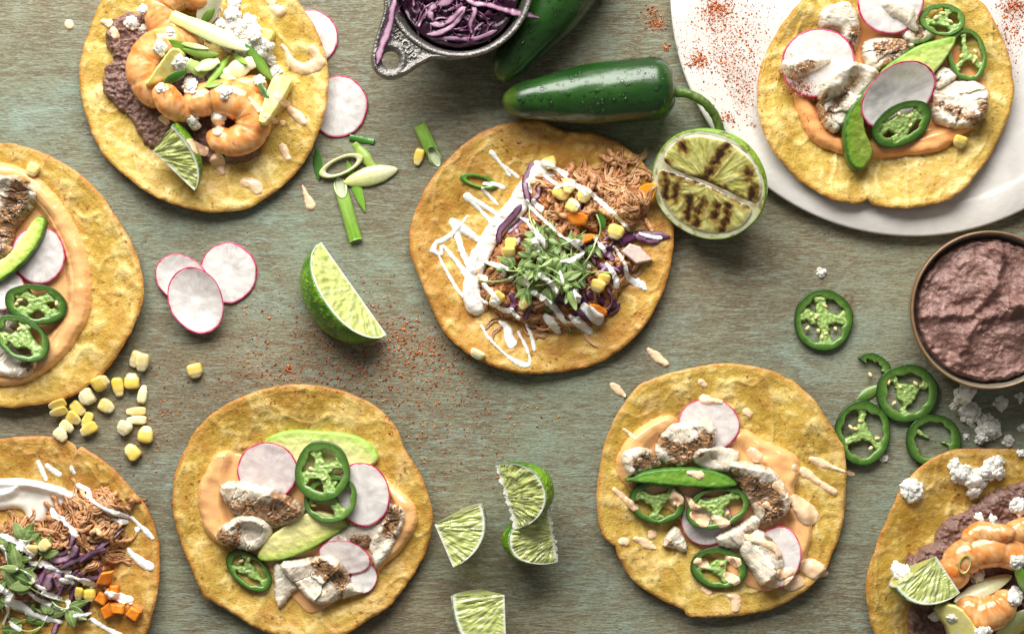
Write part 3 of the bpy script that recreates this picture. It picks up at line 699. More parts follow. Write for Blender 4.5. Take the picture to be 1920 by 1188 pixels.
def crumb(cx, cy, r, label, group=None, flat=.6, el=(1, 0)):
    rs = np.random.RandomState(int(cx*17+cy*29) % 9999); items = []
    n = int(8+r*1.5); x0, y0 = W(cx, cy); zc = float(hm(x0, y0))+r*S*.4; k = (1-zc/H)*S; x0, y0 = W(cx, cy, zc)
    for i in range(n):
        q = math.sqrt(rs.rand())*r*.72; t = rs.rand()*6.283; lr = r*rs.uniform(.13, .34)*(1.15-.4*q/r)+1.2
        if i == 0: q, lr = 0, r*.5
        P, F = ICO3 if lr > 5 else ICO2; sd = rs.rand()*60
        d = 1+.38*fbm(P[:, 0]*1.6+sd, P[:, 1]*1.6, P[:, 2]*1.6, 3)+.22*np.abs(pn(P[:, 0]*4+sd, P[:, 1]*4, P[:, 2]*4))
        e = rs.uniform(.75, 1.25, 3); ox, oy = q*math.cos(t)*el[0] if el[1] == 0 else q*math.cos(t), q*math.sin(t)
        if el[1]: ox, oy = rot2(ox*el[0], oy/el[0], math.radians(el[1]))
        z = lr*.55+(1-q/r)*r*.45*rs.rand()*flat
        items.append((np.stack([x0+(ox+P[:, 0]*lr*d*e[0])*k, y0-(oy+P[:, 1]*lr*d*e[1])*k, (z+P[:, 2]*lr*d*e[2]*.8)*k], 1), F, mix(lin(253, 250, 240), lin(248, 240, 220), np.full(len(P), rs.rand()))))
    V, F, C = cat_(items)
    emit('cheese_crumble', label, 'cheese', [['cheese_crumble', V, F, C, MT['cheese']]], group, dict(tilt=.7, pct=90, pen=.0008))
def chunk(P, T, label, name, cat, mat, colA, colB, bevel=4, smooth=2, group=None, rough=.6, gs=14, sm=True, rest=None):
    f = f_poly(P, smooth, rough=rough, rs=8, seed=int(P[0][0]))
    V, F, C = slab(f, T, bevel, lambda v, X, Y: mix(colA, colB, np.clip(.5+.8*fbm(X/gs, Y/gs, 2.2, 3), 0, 1)))
    emit(name, label, cat, [[name, V, F, C, mat]], group, rest or dict(tilt=.8, pct=88))

# spring onions
OW, OG, OD = lin(224, 230, 198), lin(144, 180, 78), lin(64, 106, 42)
def onion_strip(p0, p1, w, label, c0=OW, c1=OG, edge=OG, arch=.35, T=.0010, pt=.8, bend=0.0, group=None, blunt=(0, 0), rest=None, name='spring_onion_piece'):
    p0, p1 = np.array(p0, float), np.array(p1, float); d = p1-p0; L = np.hypot(*d); u = d/L; nrm = np.array([-u[1], u[0]])
    ns, nw = 44, 15; s = np.linspace(0, 1, ns); q = np.linspace(-1, 1, nw)
    prof = np.clip(np.sin(np.pi*(.0001+s*.9998)), 0, 1)**pt
    if blunt[0]: prof = np.where(s < .5, np.maximum(prof, blunt[0]*ss(-.03, .02, s)), prof)
    if blunt[1]: prof = np.where(s > .5, np.maximum(prof, blunt[1]*ss(-.03, .02, 1-s)), prof)
    SV, Q = np.meshgrid(s, q, indexing='ij'); hw = w/2*prof[:, None]*(1+.06*fbm(SV*4, Q*0+p0[0], .2, 2))
    X = p0[0]+u[0]*SV*L+nrm[0]*(Q*hw+bend*np.sin(np.pi*SV)); Y = p0[1]+u[1]*SV*L+nrm[1]*(Q*hw+bend*np.sin(np.pi*SV))
    x0, y0 = W(*((p0+p1)/2)); zc = float(hm(x0, y0))+.001; x, y = W(X, Y, zc)
    z = arch*hw*S*(1-Q*Q)+.0004*np.sin(SV*5+p0[0])
    gr = fbm(Q*7+p0[0], SV*1.4, 3., 3)
    C = mix(mix(c0, c1, SV), edge, np.clip(np.abs(Q)**3*.8+.45*gr, 0, 1))*np.array([1.04, .95, .93])
    F = gridF(ns, nw)
    Vt = np.stack([x, y, z+T], -1).reshape(-1, 3); Vb = np.stack([x, y, z], -1).reshape(-1, 3)
    V, F = close(Vt, Vb, F)
    emit(name, label, 'spring onion', [[name, V, F, np.concatenate([C.reshape(-1, 3)]*2), MT['onion']]], group, rest or dict(tilt=.9, pct=85, pen=.0003))
def onion_tube(p0, p1, w, label, cut=.9, c0=OG, c1=OW, group=None, flat=.62, wall=.32, rest=None, inner=OW, cutend=(1, 1)):
    p0, p1 = np.array(p0, float), np.array(p1, float); d = p1-p0; L = np.hypot(*d); u = d/L; nrm = np.array([-u[1], u[0]]); r = w/2
    ns, n = 26, 40; s = np.linspace(0, 1, ns); a = np.arange(n)*2*np.pi/n
    x0, y0 = W(*((p0+p1)/2)); zc = float(hm(x0, y0))+r*S*flat
    def shell(rr):
        SV, A = np.meshgrid(s, a, indexing='ij')
        up = (1+np.sin(A))/2                                   # 1 on top
        lo = cutend[0]*cut*w*up; hi = L-cutend[1]*cut*w*up
        al = lo+(hi-lo)*SV
        X = p0[0]+u[0]*al+nrm[0]*rr*np.cos(A); Y = p0[1]+u[1]*al+nrm[1]*rr*np.cos(A)
        x, y = W(X, Y, zc); return np.stack([x, y, (np.sin(A)*rr*flat+r*flat)*S], -1), SV, A
    Vo, SV, A = shell(r); Vi, _, _ = shell(r*(1-wall))
    C = mix(mix(c0, c1, SV), lin(170, 210, 96), np.clip(.5*pn(A*3, SV*1.5, p0[0])+.1, 0, 1))
    F = gridF(ns, n, True); N = ns*n; i = np.arange(n); j = (i+1) % n; e = (ns-1)*n
    FF = np.concatenate([F[:, ::-1], F+N, np.stack([i, j, j+N, i+N], 1), np.stack([e+j, e+i, e+i+N, e+j+N], 1)])
    V = np.concatenate([Vo.reshape(-1, 3), Vi.reshape(-1, 3)]); C2 = np.broadcast_to(inner, (N, 3))
    emit('spring_onion_piece', label, 'spring onion', [['spring_onion_piece', V, FF, np.concatenate([C.reshape(-1, 3), C2]), MT['onion']]], group, rest or dict(tilt=.4, pct=90))
def onion_ring(cx, cy, rx, ry, rot, label, wall=.2, T=.002, co=OG, ci=OW, group=None):
    n = 60; a = np.arange(n)*2*np.pi/n; prof = [(1, .1), (1.0, .9), (1-wall*.3, 1.0), (1-wall*.8, .97), (1-wall, .6), (1-wall, .05), (1-.5*wall, 0)]
    x0, y0 = W(cx, cy); zc = float(hm(x0, y0))+T/2; k = (1-zc/H)*S; x0, y0 = W(cx, cy, zc); V, C = [], []
    for i, (r, z) in enumerate(prof):
        X, Y = rot2(rx*r*np.cos(a)*(1+.05*pn(np.cos(a)+cx, np.sin(a), 1)), ry*r*np.sin(a), math.radians(rot))
        V.append(np.stack([x0+X*k, y0-Y*k, z*T+0*a], 1)); C.append(np.broadcast_to((co if i < 3 else ci)*np.array([1.02, .93, .92]), (n, 3)))
    V = np.concatenate(V); F = gridF(len(prof), n, True); m = len(prof); i = np.arange(n); j = (i+1) % n
    F = np.concatenate([F, np.stack([(m-1)*n+i, i, j, (m-1)*n+j], 1)])
    emit('spring_onion_piece', label, 'spring onion', [['spring_onion_piece', V, F, np.concatenate(C), MT['onion']]], group, dict(tilt=.9, pct=88))

# ================================================================== fish, avocado, shrimp, sauces
def fish(P, label, T=.009, crust=None, dirn=0.0, amt=.5, seed=None, bevel=13, period=34, rough=1.8, white=None):
    """crust: list of strokes (x,y,r) where the blackened spice rub covers the flesh"""
    seed = seed if seed is not None else int(P[0][0]*3+P[0][1]) % 500
    f = f_poly(P, 3, rough=rough, rs=12, seed=seed)
    fc = f_strokes(crust, rough=7, rs=9, seed=seed) if crust else None
    ca, sa = math.cos(math.radians(dirn)), math.sin(math.radians(dirn))
    X, Y, v, F = field_grid(f, 1.1)
    U = (X*ca+Y*sa)/period+.55*fbm(X/34, Y/34, seed, 2)+.3*seed; Vv = (-X*sa+Y*ca)
    fr = U-np.floor(U); saw = np.where(fr < .86, fr/.86, (1-fr)/.14)                   # overlapping flakes
    h1 = np.modf(np.sin(np.floor(U)*12.9+seed)*43.7)[0]
    u = np.clip(v/bevel, 0, 1); e = np.sqrt(np.clip(1-(1-u)**2, 0, 1)); fine = fbm(X/8, Y/8, seed+3, 3)
    rs = np.random.RandomState(seed); nc = max(2, int(len(X)*1.21/1500)); pk = rs.randint(0, len(X), nc); best = np.full(X.shape, 1e9); sec = best.copy(); fac = np.zeros(X.shape)
    wx, wy = X+5*fbm(X/16, Y/16, seed+2., 2), Y+5*fbm(X/16, Y/16, seed+6., 2)
    for i in pk:                                                     # flakes: crisp facets, longer along the grain
        ddx, ddy = wx-X[i], wy-Y[i]; d = np.hypot((ddx*ca+ddy*sa)*1.7, (-ddx*sa+ddy*ca)*.8); t1, t2, t0 = rs.uniform(-.009, .009, 3)
        pl = .5*t0*10+t1*ddx+t2*ddy; nb = d < best; sec = np.where(nb, best, np.minimum(sec, d)); fac = np.where(nb, pl, fac); best = np.where(nb, d, best)
    crack = (1-ss(.3, 3.6, sec-best))*np.clip(.5+1.4*fbm(X/25, Y/25, seed+22., 2), 0, 1)
    fib = fbm((X*ca+Y*sa)/3.4, (-X*sa+Y*ca)/26, seed+41., 2)
    z = .00016*fib*e+T*e*(.80+.9*fac+.10*fbm(X/30, Y/30, seed+1, 2)-.13*crack)+.00010*fine*e; fr = 1-crack*.95
    wh = lin(232, 224, 208) if white is None else white
    C = mix(mix(wh, wh*np.array([.84, .80, .74]), np.clip(.2+.7*fbm(X/20, Y/20, seed+9, 3), 0, 1)), wh*np.array([.78, .66, .52]), (1-ss(.05, .3, fr))*.45)
    C = mix(C, wh*np.array([.72, .62, .48]), np.clip(.35*fib+.15, 0, .4)); C = mix(C, lin(176, 128, 78), ss(.1, .7, fbm(X/26, Y/26, seed+52., 3)+.25*fine)*.55*amt)
    sp = fbm(X/4.6, Y/4.6, seed+12, 2)
    C = mix(C, lin(92, 62, 36), ss(.45, .7, sp)*.85*amt)
    if fc is not None:
        q = ss(-6, 4, fc(X, Y)+4*fine); tone = np.clip(.5+.9*fbm(X/13, Y/13, seed+14, 3), 0, 1)
        C = mix(C, mix(lin(168, 116, 60), lin(90, 56, 26), tone), q*.9); blk = ss(.12, .5, .6*sp+.7*fbm(X/16, Y/16, seed+33, 3)); C = mix(C, lin(30, 22, 15), blk*q*.9); C = mix(C, lin(206, 160, 104), ss(.35, .6, -sp)*q*(1-blk)*.35)
        z = z+.0005*q*sp
    x0, y0 = W(X, Y); zc = float(np.median(hm(x0, y0)))+T*.6; x, y = W(X, Y, zc)
    sf = Soft(x, y, 9); b = sf(x, y); hh = hm(x, y); zt = np.maximum(b+z, np.minimum(hh+.0006, b+z+.002)*np.ones_like(b))
    V, G = close(np.stack([x, y, zt], 1), np.stack([x, y, np.minimum(b, hh)-.0003], 1), F)
    emit('fish_piece', label, 'fish', [['fish_piece', V, G, np.concatenate([C, C]), MT['fish']]])
def avocado(P, outer, label, T=.006, c=None, rest=None, skinw=3.0, smooth=4, bevel=5, w=30.0):
    """outer: polyline along the skin side"""
    fo = f_strokes([[(x, y, .01) for x, y in outer]], sm=6)
    cs = c or (lin(60, 104, 30), lin(150, 188, 70), lin(204, 214, 116), lin(232, 226, 150))
    def cf(v, X, Y):
        d = -fo(X, Y)+2*fbm(X/12, Y/12, 4., 2)
        C = mix(cs[0], cs[1], ss(skinw-1.5, skinw+2, d)); C = mix(C, cs[2], ss(skinw+3, skinw+w*.5, d)); return mix(C, cs[3], ss(w*.6, w*1.3, d))
    V, F, C = slab(f_poly(P, smooth, rough=.8, rs=14, seed=3), T, bevel, cf, 1.3, lambda v, X, Y: .0004*fbm(X/16, Y/16, 2., 3)*np.clip(v/6, 0, 1))
    n = len(V)//2
    emit('avocado_slice', label, 'avocado slice', [['avocado_slice', V, F, C, MT['avo']]], None, rest or dict(tilt=.85, pct=85, pen=.0012))
def shrimp(path, r, label, seed=1, lift=.55, tail=.45):
    P = catmull(path, 12, False); n = len(P); s = np.linspace(0, 1, n)
    rr = r*(tail+(1-tail)*np.clip(np.sin(np.pi*np.clip(s*.80+.16, 0, 1)), 0, 1)**.8)*np.clip(np.sqrt(np.clip((s+.03)/.12, 0, 1)), 0, 1)*np.clip(np.sqrt(np.clip((1.02-s)/.10, 0, 1)), 0, 1)
    m = 28; seg = s*4.7; fr = seg-np.floor(seg); rr2 = rr*(1+.045*(fr-.4)-.075*np.exp(-((fr-.02)/.035)**2))
    x0, y0 = W(P[:, 0], P[:, 1]); base = hm(x0, y0); base = np.convolve(np.pad(base, 8, mode='edge'), np.ones(17)/17, 'valid'); base = .5*base+.5*np.percentile(base, 75)
    zc = base+rr*S*lift; x, y = W(P[:, 0], P[:, 1], float(np.mean(zc)))
    V, F = tube(np.stack([x, y, zc], 1), rr2*S, m, .92)
    k = 1/S; A = np.concatenate([np.tile(np.arange(m)*2*np.pi/m, n), [0, 0]]); SS = np.concatenate([np.repeat(seg, m), [0, 6]])
    no = fbm(V[:, 0]*k/15, V[:, 1]*k/15, V[:, 2]*k/15+seed, 3); V[:, 2] += .0004*no
    f2 = SS-np.floor(SS)
    C = mix(lin(236, 190, 130), lin(226, 154, 84), np.clip(.5+.9*no, 0, 1))
    band_ = np.clip((f2-.25)/.75, 0, 1)**1.6                                 # each segment reddens towards its hind edge
    og = np.clip(.5*band_*np.clip(.7+.8*no, 0, 1)+.5*ss(.0, .5, fbm(V[:, 0]*k/20, V[:, 1]*k/20, seed+4., 3))+.3*np.abs(np.cos(A))**3, 0, .85)
    C = mix(C, lin(216, 116, 22), og)
    C = mix(C, lin(250, 226, 196), ss(.2, .6, fbm(V[:, 0]*k/9, V[:, 1]*k/9, seed+14., 2))*.35*(1-og))
    C = mix(C, lin(176, 66, 20), ss(.5, .75, fbm(V[:, 0]*k/4.5, V[:, 1]*k/4.5, seed+9., 2))*.6)
    emit('shrimp', label, 'shrimp', [['shrimp', V, F, C, MT['shrimp']]])
SAU, SAUP, CRE = lin(240, 186, 126), lin(244, 206, 168), lin(250, 246, 238)
def smear(f, label, name, H_, bevel, colA, mat, cat, rs=40, ridge=.35, thin=.25, specks=.0, band=None, soft=11, center=None):
    def hf(v, X, Y):
        u = np.clip(v/bevel, 0, 1); e = np.sqrt(np.clip(1-(1-u)**2, 0, 1))
        body = thin+(1-thin)*(1 if band is None else ss(-8, 10, band(X, Y)))
        return H_*e*body*(1+ridge*fbm(X/rs/1.5, Y/rs, 3.3, 2 if name == 'sauce_smear' else 3))
    def cf(v, X, Y):
        c = mix(colA, colA*np.array([.93, .86, .78]), np.clip(.3+.7*fbm(X/30, Y/30, 5., 3), 0, 1))
        return mix(c, lin(190, 96, 36), ss(.62, .72, fbm(X/4, Y/4, 6., 1))*specks)
    V, F, C = blob(f, hf, cf, 1.3, soft, clear=.04)
    emit(name, label, cat, [[name, V, F, C, mat]])
def drops(strokes, label, group, col, mat, name, cat, hk=.42, rough=1.3, each=True, soft=3, res=1.0):
    for i, s in enumerate(strokes):
        if not isinstance(s, list): s = [s]
        multi = s if isinstance(s[0], list) else [s]
        if name == 'crema_drizzle': multi = [[(p[0], p[1], p[2]*(.84+.22*math.sin(p[0]*1.3+p[1]))) for p in q] for q in multi]
        if name == 'sauce_drop': multi = [[(p[0], p[1], p[2]*(.82+.3*math.sin(p[0]*.7+p[1]*1.9))) for p in q] for q in multi]
        rm = max(p[2] for q in multi for p in q)
        f = f_strokes([[(p[0], p[1], p[2]) for p in q] for q in multi], rough=rough*min(1.5, rm/7), rs=max(rm*1.15, 6), seed=i+int(multi[0][0][0]))
        V, F, C = blob(f, lambda v, X, Y: hk*rm*S*np.clip(1-(1-np.clip(v/rm, 0, 1))**2, 0, 1)**.62*(1+.3*fbm(X/(rm*1.5), Y/(rm*1.5), i*1.7, 2)), col, res if rm < 9 else 1.3, soft, clear=.5)
        Lr = sum(math.hypot(q[j+1][0]-q[j][0], q[j+1][1]-q[j][1]) for q in multi for j in range(len(q)-1))/rm
        word = 'branching ' if len(multi) > 1 else ('short ' if Lr < 1.2 else ('' if Lr < 4 else 'long '))+('thick ' if rm > 7 else 'thin ' if rm < 5.5 else '') if name == 'crema_drizzle' else ('round ' if Lr < .7 else 'oval ' if Lr < 2 else 'long ')+('large ' if rm > 11 else 'small ' if rm < 8.5 else '')
        emit(name, (word if '{on}' in label else '')+label, cat, [[name, V, F, C, mat]], group)

# ================================================================== chicken, cabbage, leaves
def chicken(regions, n, label, rs_seed=1, r=(1.3, 2.9), L=(24, 62), mound=None, H_=.010):
    CUR[0] = len(UNDER)
    """regions: weighted (cx,cy,rx,ry); strands are pulled shreds of one heap"""
    rs = np.random.RandomState(rs_seed); parts = []
    if mound:
        V, F, C = blob(f_poly(mound, 4, rough=4, rs=10, seed=rs_seed), lambda v, X, Y: H_*np.sqrt(np.clip(1-(1-np.clip(v/34, 0, 1))**2, 0, 1))*(.8+.35*fbm(X/18, Y/18, 1., 3)), lambda v, X, Y: mix(lin(176, 118, 70), lin(120, 74, 42), np.clip(.5+.8*fbm(X/9, Y/9, 2., 3), 0, 1)), 1.6, 8)
        parts.append(['meat_heap', V, F, C, MT['chicken']]); splat(V, F)
    wts = np.array([q[2]*q[3] for q in regions], float); wts /= wts.sum()
    for i in range(n):
        q = regions[rs.choice(len(regions), p=wts)]; t = rs.rand()*6.283; e = math.sqrt(rs.rand())
        cx, cy = q[0]+q[2]*e*math.cos(t), q[1]+q[3]*e*math.sin(t)
        a = rs.rand()*6.283; l = rs.uniform(*L); m = 16; cur = rs.uniform(-2.2, 2.2)*rs.rand()*1.4; s = np.linspace(-.5, .5, m)
        ang = a+cur*s+.35*np.sin(s*rs.uniform(5, 11)+rs.rand()*6)
        P = np.stack([cx+np.cumsum(np.cos(ang))*l/m, cy+np.cumsum(np.sin(ang))*l/m], 1)
        k = 1 if rs.rand() < .24 else rs.randint(2, 6); base = mix(lin(206, 150, 100), mix(lin(170, 104, 56), lin(228, 186, 142), np.array(rs.rand())), np.array(rs.rand()))
        items = []
        for b in range(k):
            off = (b-(k-1)/2)*rs.uniform(2.0, 3.6)+2.2*np.sin(s*rs.uniform(2, 7)+b); nx, ny = -np.sin(ang), np.cos(ang)
            X, Y = P[:, 0]+nx*off, P[:, 1]+ny*off+rs.uniform(-1, 1)
            rr = rs.uniform(*r)*(2.0 if k == 1 else 1)*np.clip(np.minimum((s+.53)/.14, (.53-s)/.14), .18, 1)*(1+.2*pn(s*9+i, b, 1.))
            x, y = W(X, Y, .012); h = hm(x, y); h = np.convolve(np.pad(h, 3, mode='edge'), np.ones(7)/7, 'valid'); h = np.minimum(h, .021)
            V, F = tube(np.stack([x, y, h+rr*S*.7], 1), rr*S, 7, .8)
            kk = 1/S; V = V+(.0006 if k == 1 else .0003)*np.stack([pn(V[:, 0]*kk/5, V[:, 1]*kk/5, 1.), pn(V[:, 0]*kk/5, V[:, 1]*kk/5, 5.), pn(V[:, 0]*kk/5, V[:, 1]*kk/5, 9.)], 1)
            items.append((V, F, np.clip(base*rs.uniform(.66, 1.15), 0, 1)))
        V, F, C = cat_(items); parts.append(['shred', V, F, C, MT['chicken']]); splat(V, F)
    emit('pulled_chicken', label, 'chicken', parts, dosplat=False)
PU, PL = lin(74, 16, 62), lin(204, 168, 186)
def shred(path, w, label, pale=.6, group=None, T=.0012, tw=0.0, zoff=0.0, zmax=None, zlin=None):
    """a red cabbage strip: purple skin along both sides, pale core"""
    P = catmull(path, 8, False); n = len(P); s = np.linspace(0, 1, n)
    t = np.gradient(P, axis=0); t /= np.linalg.norm(t, axis=1)[:, None]+1e-9; nr = np.stack([-t[:, 1], t[:, 0]], 1)
    hw = w/2*np.clip(np.minimum((s+.03)/.16, (1.03-s)/.16), .25, 1)*(1+.25*pn(s*5+path[0][0], .3, 1.))
    nw = 9; q = np.linspace(-1, 1, nw); tws = tw*np.sin(s*4+path[0][1])
    X = P[:, 0][:, None]+nr[:, :1]*hw[:, None]*q*np.cos(tws)[:, None]; Y = P[:, 1][:, None]+nr[:, 1:]*hw[:, None]*q*np.cos(tws)[:, None]
    x0, y0 = W(P[:, 0], P[:, 1]); zc = float(np.mean(hm(x0, y0))); x, y = W(X, Y, zc)
    xs, ys = W(P[:, 0], P[:, 1], zc); h = hm(xs, ys); h = np.convolve(np.pad(h, 5, mode='edge'), np.ones(11)/11, 'valid')
    if zlin is not None: h = np.linspace(zlin[0], zlin[1], n)
    if zmax: h = np.minimum(h, zmax)
    z = (h+zoff)[:, None]+hw[:, None]*S*q*np.sin(tws)[:, None]+.0004*np.sin(s*9)[:, None]+.00025*(1-q*q)[None]
    z = np.maximum(z, hm(x, y)*(0 if zlin is not None else .0)+z)
    e = np.abs(q)[None]*np.ones((n, 1)); C = mix(mix(PU, PL, np.full((n, nw), pale)), PU, ss(.30, .85, e+.35*fbm(X/12, Y/12, 1., 2)))
    Vt = np.stack([x, y, z+T], -1).reshape(-1, 3); Vb = np.stack([x, y, z], -1).reshape(-1, 3); V, F = close(Vt, Vb, gridF(n, nw))
    emit('cabbage_shred', label, 'cabbage', [['cabbage_shred', V, F, np.concatenate([C.reshape(-1, 3), np.broadcast_to(PU, (n*nw, 3))]), MT['cabbage']]], group)
def leafmesh(p, d, L, w, z0, zt, seed, c0=lin(84, 110, 50), c1=lin(142, 162, 98)):
    ns, nw = 14, 9; s = np.linspace(0, 1, ns); q = np.linspace(-1, 1, nw); u = np.array([math.cos(d), math.sin(d)]); nr = np.array([-u[1], u[0]])
    prof = np.clip(np.sin(np.pi*np.clip(s, .004, .996)**.8), 0, 1)**.75; bend = .18*L*math.sin(seed*3.1)
    SV, Q = np.meshgrid(s, q, indexing='ij')
    X = p[0]+u[0]*SV*L+nr[0]*(Q*w/2*prof[:, None]+bend*SV*SV); Y = p[1]+u[1]*SV*L+nr[1]*(Q*w/2*prof[:, None]+bend*SV*SV)
    x, y = W(X, Y, z0); z = z0+(zt-z0)*np.sin(SV*1.8)+np.abs(Q)*w*.12*S*math.sin(seed*5)+.0005*np.sin(SV*6+seed)
    C = mix(mix(c0, c1, np.clip(.5+.5*np.sin(seed*9.)+0*SV, 0, 1)), lin(168, 196, 120), (np.abs(Q) < .13)*.6)
    Vt = np.stack([x, y, z+.00022], -1).reshape(-1, 3); Vb = np.stack([x, y, z], -1).reshape(-1, 3); V, F = close(Vt, Vb, gridF(ns, nw))
    return V, F, np.concatenate([C.reshape(-1, 3)]*2)
def sprig(p0, p1, label, group, seed, leaves=3, size=(24, 12), zs=.004):
    rs = np.random.RandomState(seed); p0, p1 = np.array(p0, float), np.array(p1, float); d = p1-p0; nr = np.array([-d[1], d[0]])
    s = np.linspace(0, 1, 16); b = rs.uniform(-.2, .2)
    P = p0+d*s[:, None]+nr*(b*np.sin(np.pi*s))[:, None]; x0, y0 = W(P[:, 0], P[:, 1]); h = hm(x0, y0)
    h = np.convolve(np.pad(h, 4, mode='edge'), np.ones(9)/9, 'valid')+.0007+zs*np.sin(np.pi*s*.6)*rs.uniform(.2, .7)
    x, y = W(P[:, 0], P[:, 1], float(h.mean()))
    V, F = tube(np.stack([x, y, h], 1), np.linspace(1.7, 1.1, 16)*S, 7)
    parts = [['stem', V, F, mix(lin(150, 184, 96), lin(186, 206, 140), np.full(len(V), rs.rand())), MT['leaf']]]
    dr = math.atan2(d[1], d[0])
    for k in range(leaves):
        da = (k-(leaves-1)/2)*rs.uniform(.6, 1.0)+rs.uniform(-.2, .2); z0 = float(h[-1]); i = 15 if k < 3 else 11
        Lf = rs.uniform(.75, 1.2)*size[0]
        V, F, C = leafmesh(P[i], dr+da, Lf, size[1]*rs.uniform(.8, 1.25), z0, z0+rs.uniform(-.0012, .0016), seed+k*1.7)
        parts.append(['leaf', V, F, C, MT['leaf']])
    emit('microgreen_sprig', label, 'microgreens', parts, group)

# ================================================================== large things on the table
def jalapeno_pepper(p0, p1, Rm, label, stem=None, seed=1, drops_n=330, tipr=.55, bow=0):
    n, m = 90, 56; t = np.linspace(0, 1, n); p0, p1 = np.array(p0, float), np.array(p1, float); d = p1-p0; L = np.hypot(*d); u = d/L; nv = np.array([-u[1], u[0]])
    r = Rm*(tipr+(1-tipr)*ss(0, .62, t))*np.sqrt(np.clip(1-(1-np.clip(t/.16, 0, 1))**2, 0, 1))*np.sqrt(np.clip(1-np.clip((t-.86)/.14, 0, 1)**2.6*.72, 0, 1))
    r[0] = .3; a = np.arange(m)*2*np.pi/m
    zc = Rm*S*.97; x0, y0 = 0, 0
    A, TT = np.meshgrid(a, t); al = TT*L+np.where(TT > .97, -8*(1-0*A)*(TT-.97)/.03*0, 0)
    lob = 1+.035*np.cos(3*A+seed+TT*1.2)*ss(.3, .9, TT)+.02*fbm(np.cos(A)*2+seed, np.sin(A)*2, TT*4, 2)
    rr = r[:, None]*lob; bo = bow*np.sin(np.pi*TT)
    X = p0[0]+u[0]*al+nv[0]*(rr*np.cos(A)+bo); Y = p0[1]+u[1]*al+nv[1]*(rr*np.cos(A)+bo); x, y = W(X, Y, zc); z = (Rm*.97+rr*np.sin(A))*S
    V = np.stack([x, y, z], -1).reshape(-1, 3)
    g = fbm(np.cos(A)*1.5+seed, np.sin(A)*1.5, TT*3, 3)
    C = mix(mix(lin(16, 50, 12), lin(36, 76, 20), np.clip(.5+.7*g, 0, 1)), lin(110, 128, 40), (1-ss(.0, .12, TT))*.45).reshape(-1, 3)
    F = gridF(n, m, True)
    ce = np.array([[*W(p1[0]-u[0]*10, p1[1]-u[1]*10, zc), Rm*.97*S]]); i = np.arange(m); j = (i+1) % m; e = (n-1)*m
    F = np.concatenate([tri(F), np.stack([e+j, e+i, np.full(m, n*m)], 1)]); V = np.concatenate([V, ce]); C = np.concatenate([C, C[-1:]])
    dz = -V[:, 2].min(); V[:, 2] += dz
    parts = [['body', V, F, C, MT['skin']]]
    if stem is not None:
        P = catmull([(q[0], q[1]) for q in stem], 8, False); zz = catmull([(q[2], 0) for q in stem], 8, False)[:, 0]; rr_ = catmull([(q[3], 0) for q in stem], 8, False)[:, 0]
        x, y = W(P[:, 0], P[:, 1], zc); Vs, Fs = tube(np.stack([x, y, zz], 1), rr_*S*(1+0*zz), 14)
        kk = 1/S; Vs = Vs+.00035*np.stack([pn(Vs[:, 0]*kk/6, Vs[:, 1]*kk/6, 2.), pn(Vs[:, 0]*kk/6, Vs[:, 1]*kk/6, 5.), pn(Vs[:, 0]*kk/6, Vs[:, 1]*kk/6, 8.)], 1)
        q = np.concatenate([np.repeat(np.linspace(0, 1, len(P)), 14), [0, 1]])
        Cs = mix(lin(84, 124, 46), lin(74, 88, 40), q); Cs = mix(Cs, lin(130, 130, 70), np.clip(fbm(Vs[:, 0]*kk/5, Vs[:, 1]*kk/30, 1., 2), 0, 1)*.5)
        parts.append(['stem', Vs, Fs, Cs, MT['stem']])
    rs = np.random.RandomState(seed); items = []; P, FF = ICO2; G = V[:n*m].reshape(n, m, 3)
    for k in range(drops_n):
        ti = int(rs.uniform(.10, .95)*n); ai = int((rs.rand()*.94+.03)*m/2)
        if pn(ti*.09+seed, ai*.22, 3.) < -.12 and rs.rand() < .8: continue
        c = G[ti, ai]; nx = np.cross(G[min(ti+1, n-1), ai]-G[ti-1, ai], G[ti, (ai+1) % m]-G[ti, ai-1]); nx /= np.linalg.norm(nx)+1e-12
        if nx[2] < 0: nx = -nx
        rad = S*(.9+3.4*rs.rand()**2.8); h = P@nx
        Q = P*rad; Q = Q-np.outer(h*rad*.45, nx); Q = Q*np.array([1, rs.uniform(.7, 1.2), 1])
        items.append((c+Q+nx*rad*.12, FF, (1, 1, 1)))
    Vd, Fd, Cd = cat_(items); parts.append(['water_droplets', Vd, Fd, Cd, MT['water'], True, 'stuff'])
    emit('jalapeno_pepper', label, 'jalapeno', parts)
jalapeno_pepper((941, 192), (1262, 165), 59, 'whole wet green jalapeno with long curved stem, lying below the other pepper', [(1248,170,.019,13),(1258,171,.0185,15),(1266,173,.018,10),(1292,177,.0185,8.5),(1322,194,.018,8.5),(1342,218,.015,8.5),(1353,246,.0125,9.5)], 3, 620)
jalapeno_pepper((932, 150), (1124, -106), 60, 'whole green jalapeno half hidden behind the metal measuring cup', None, 8, 620, .5)

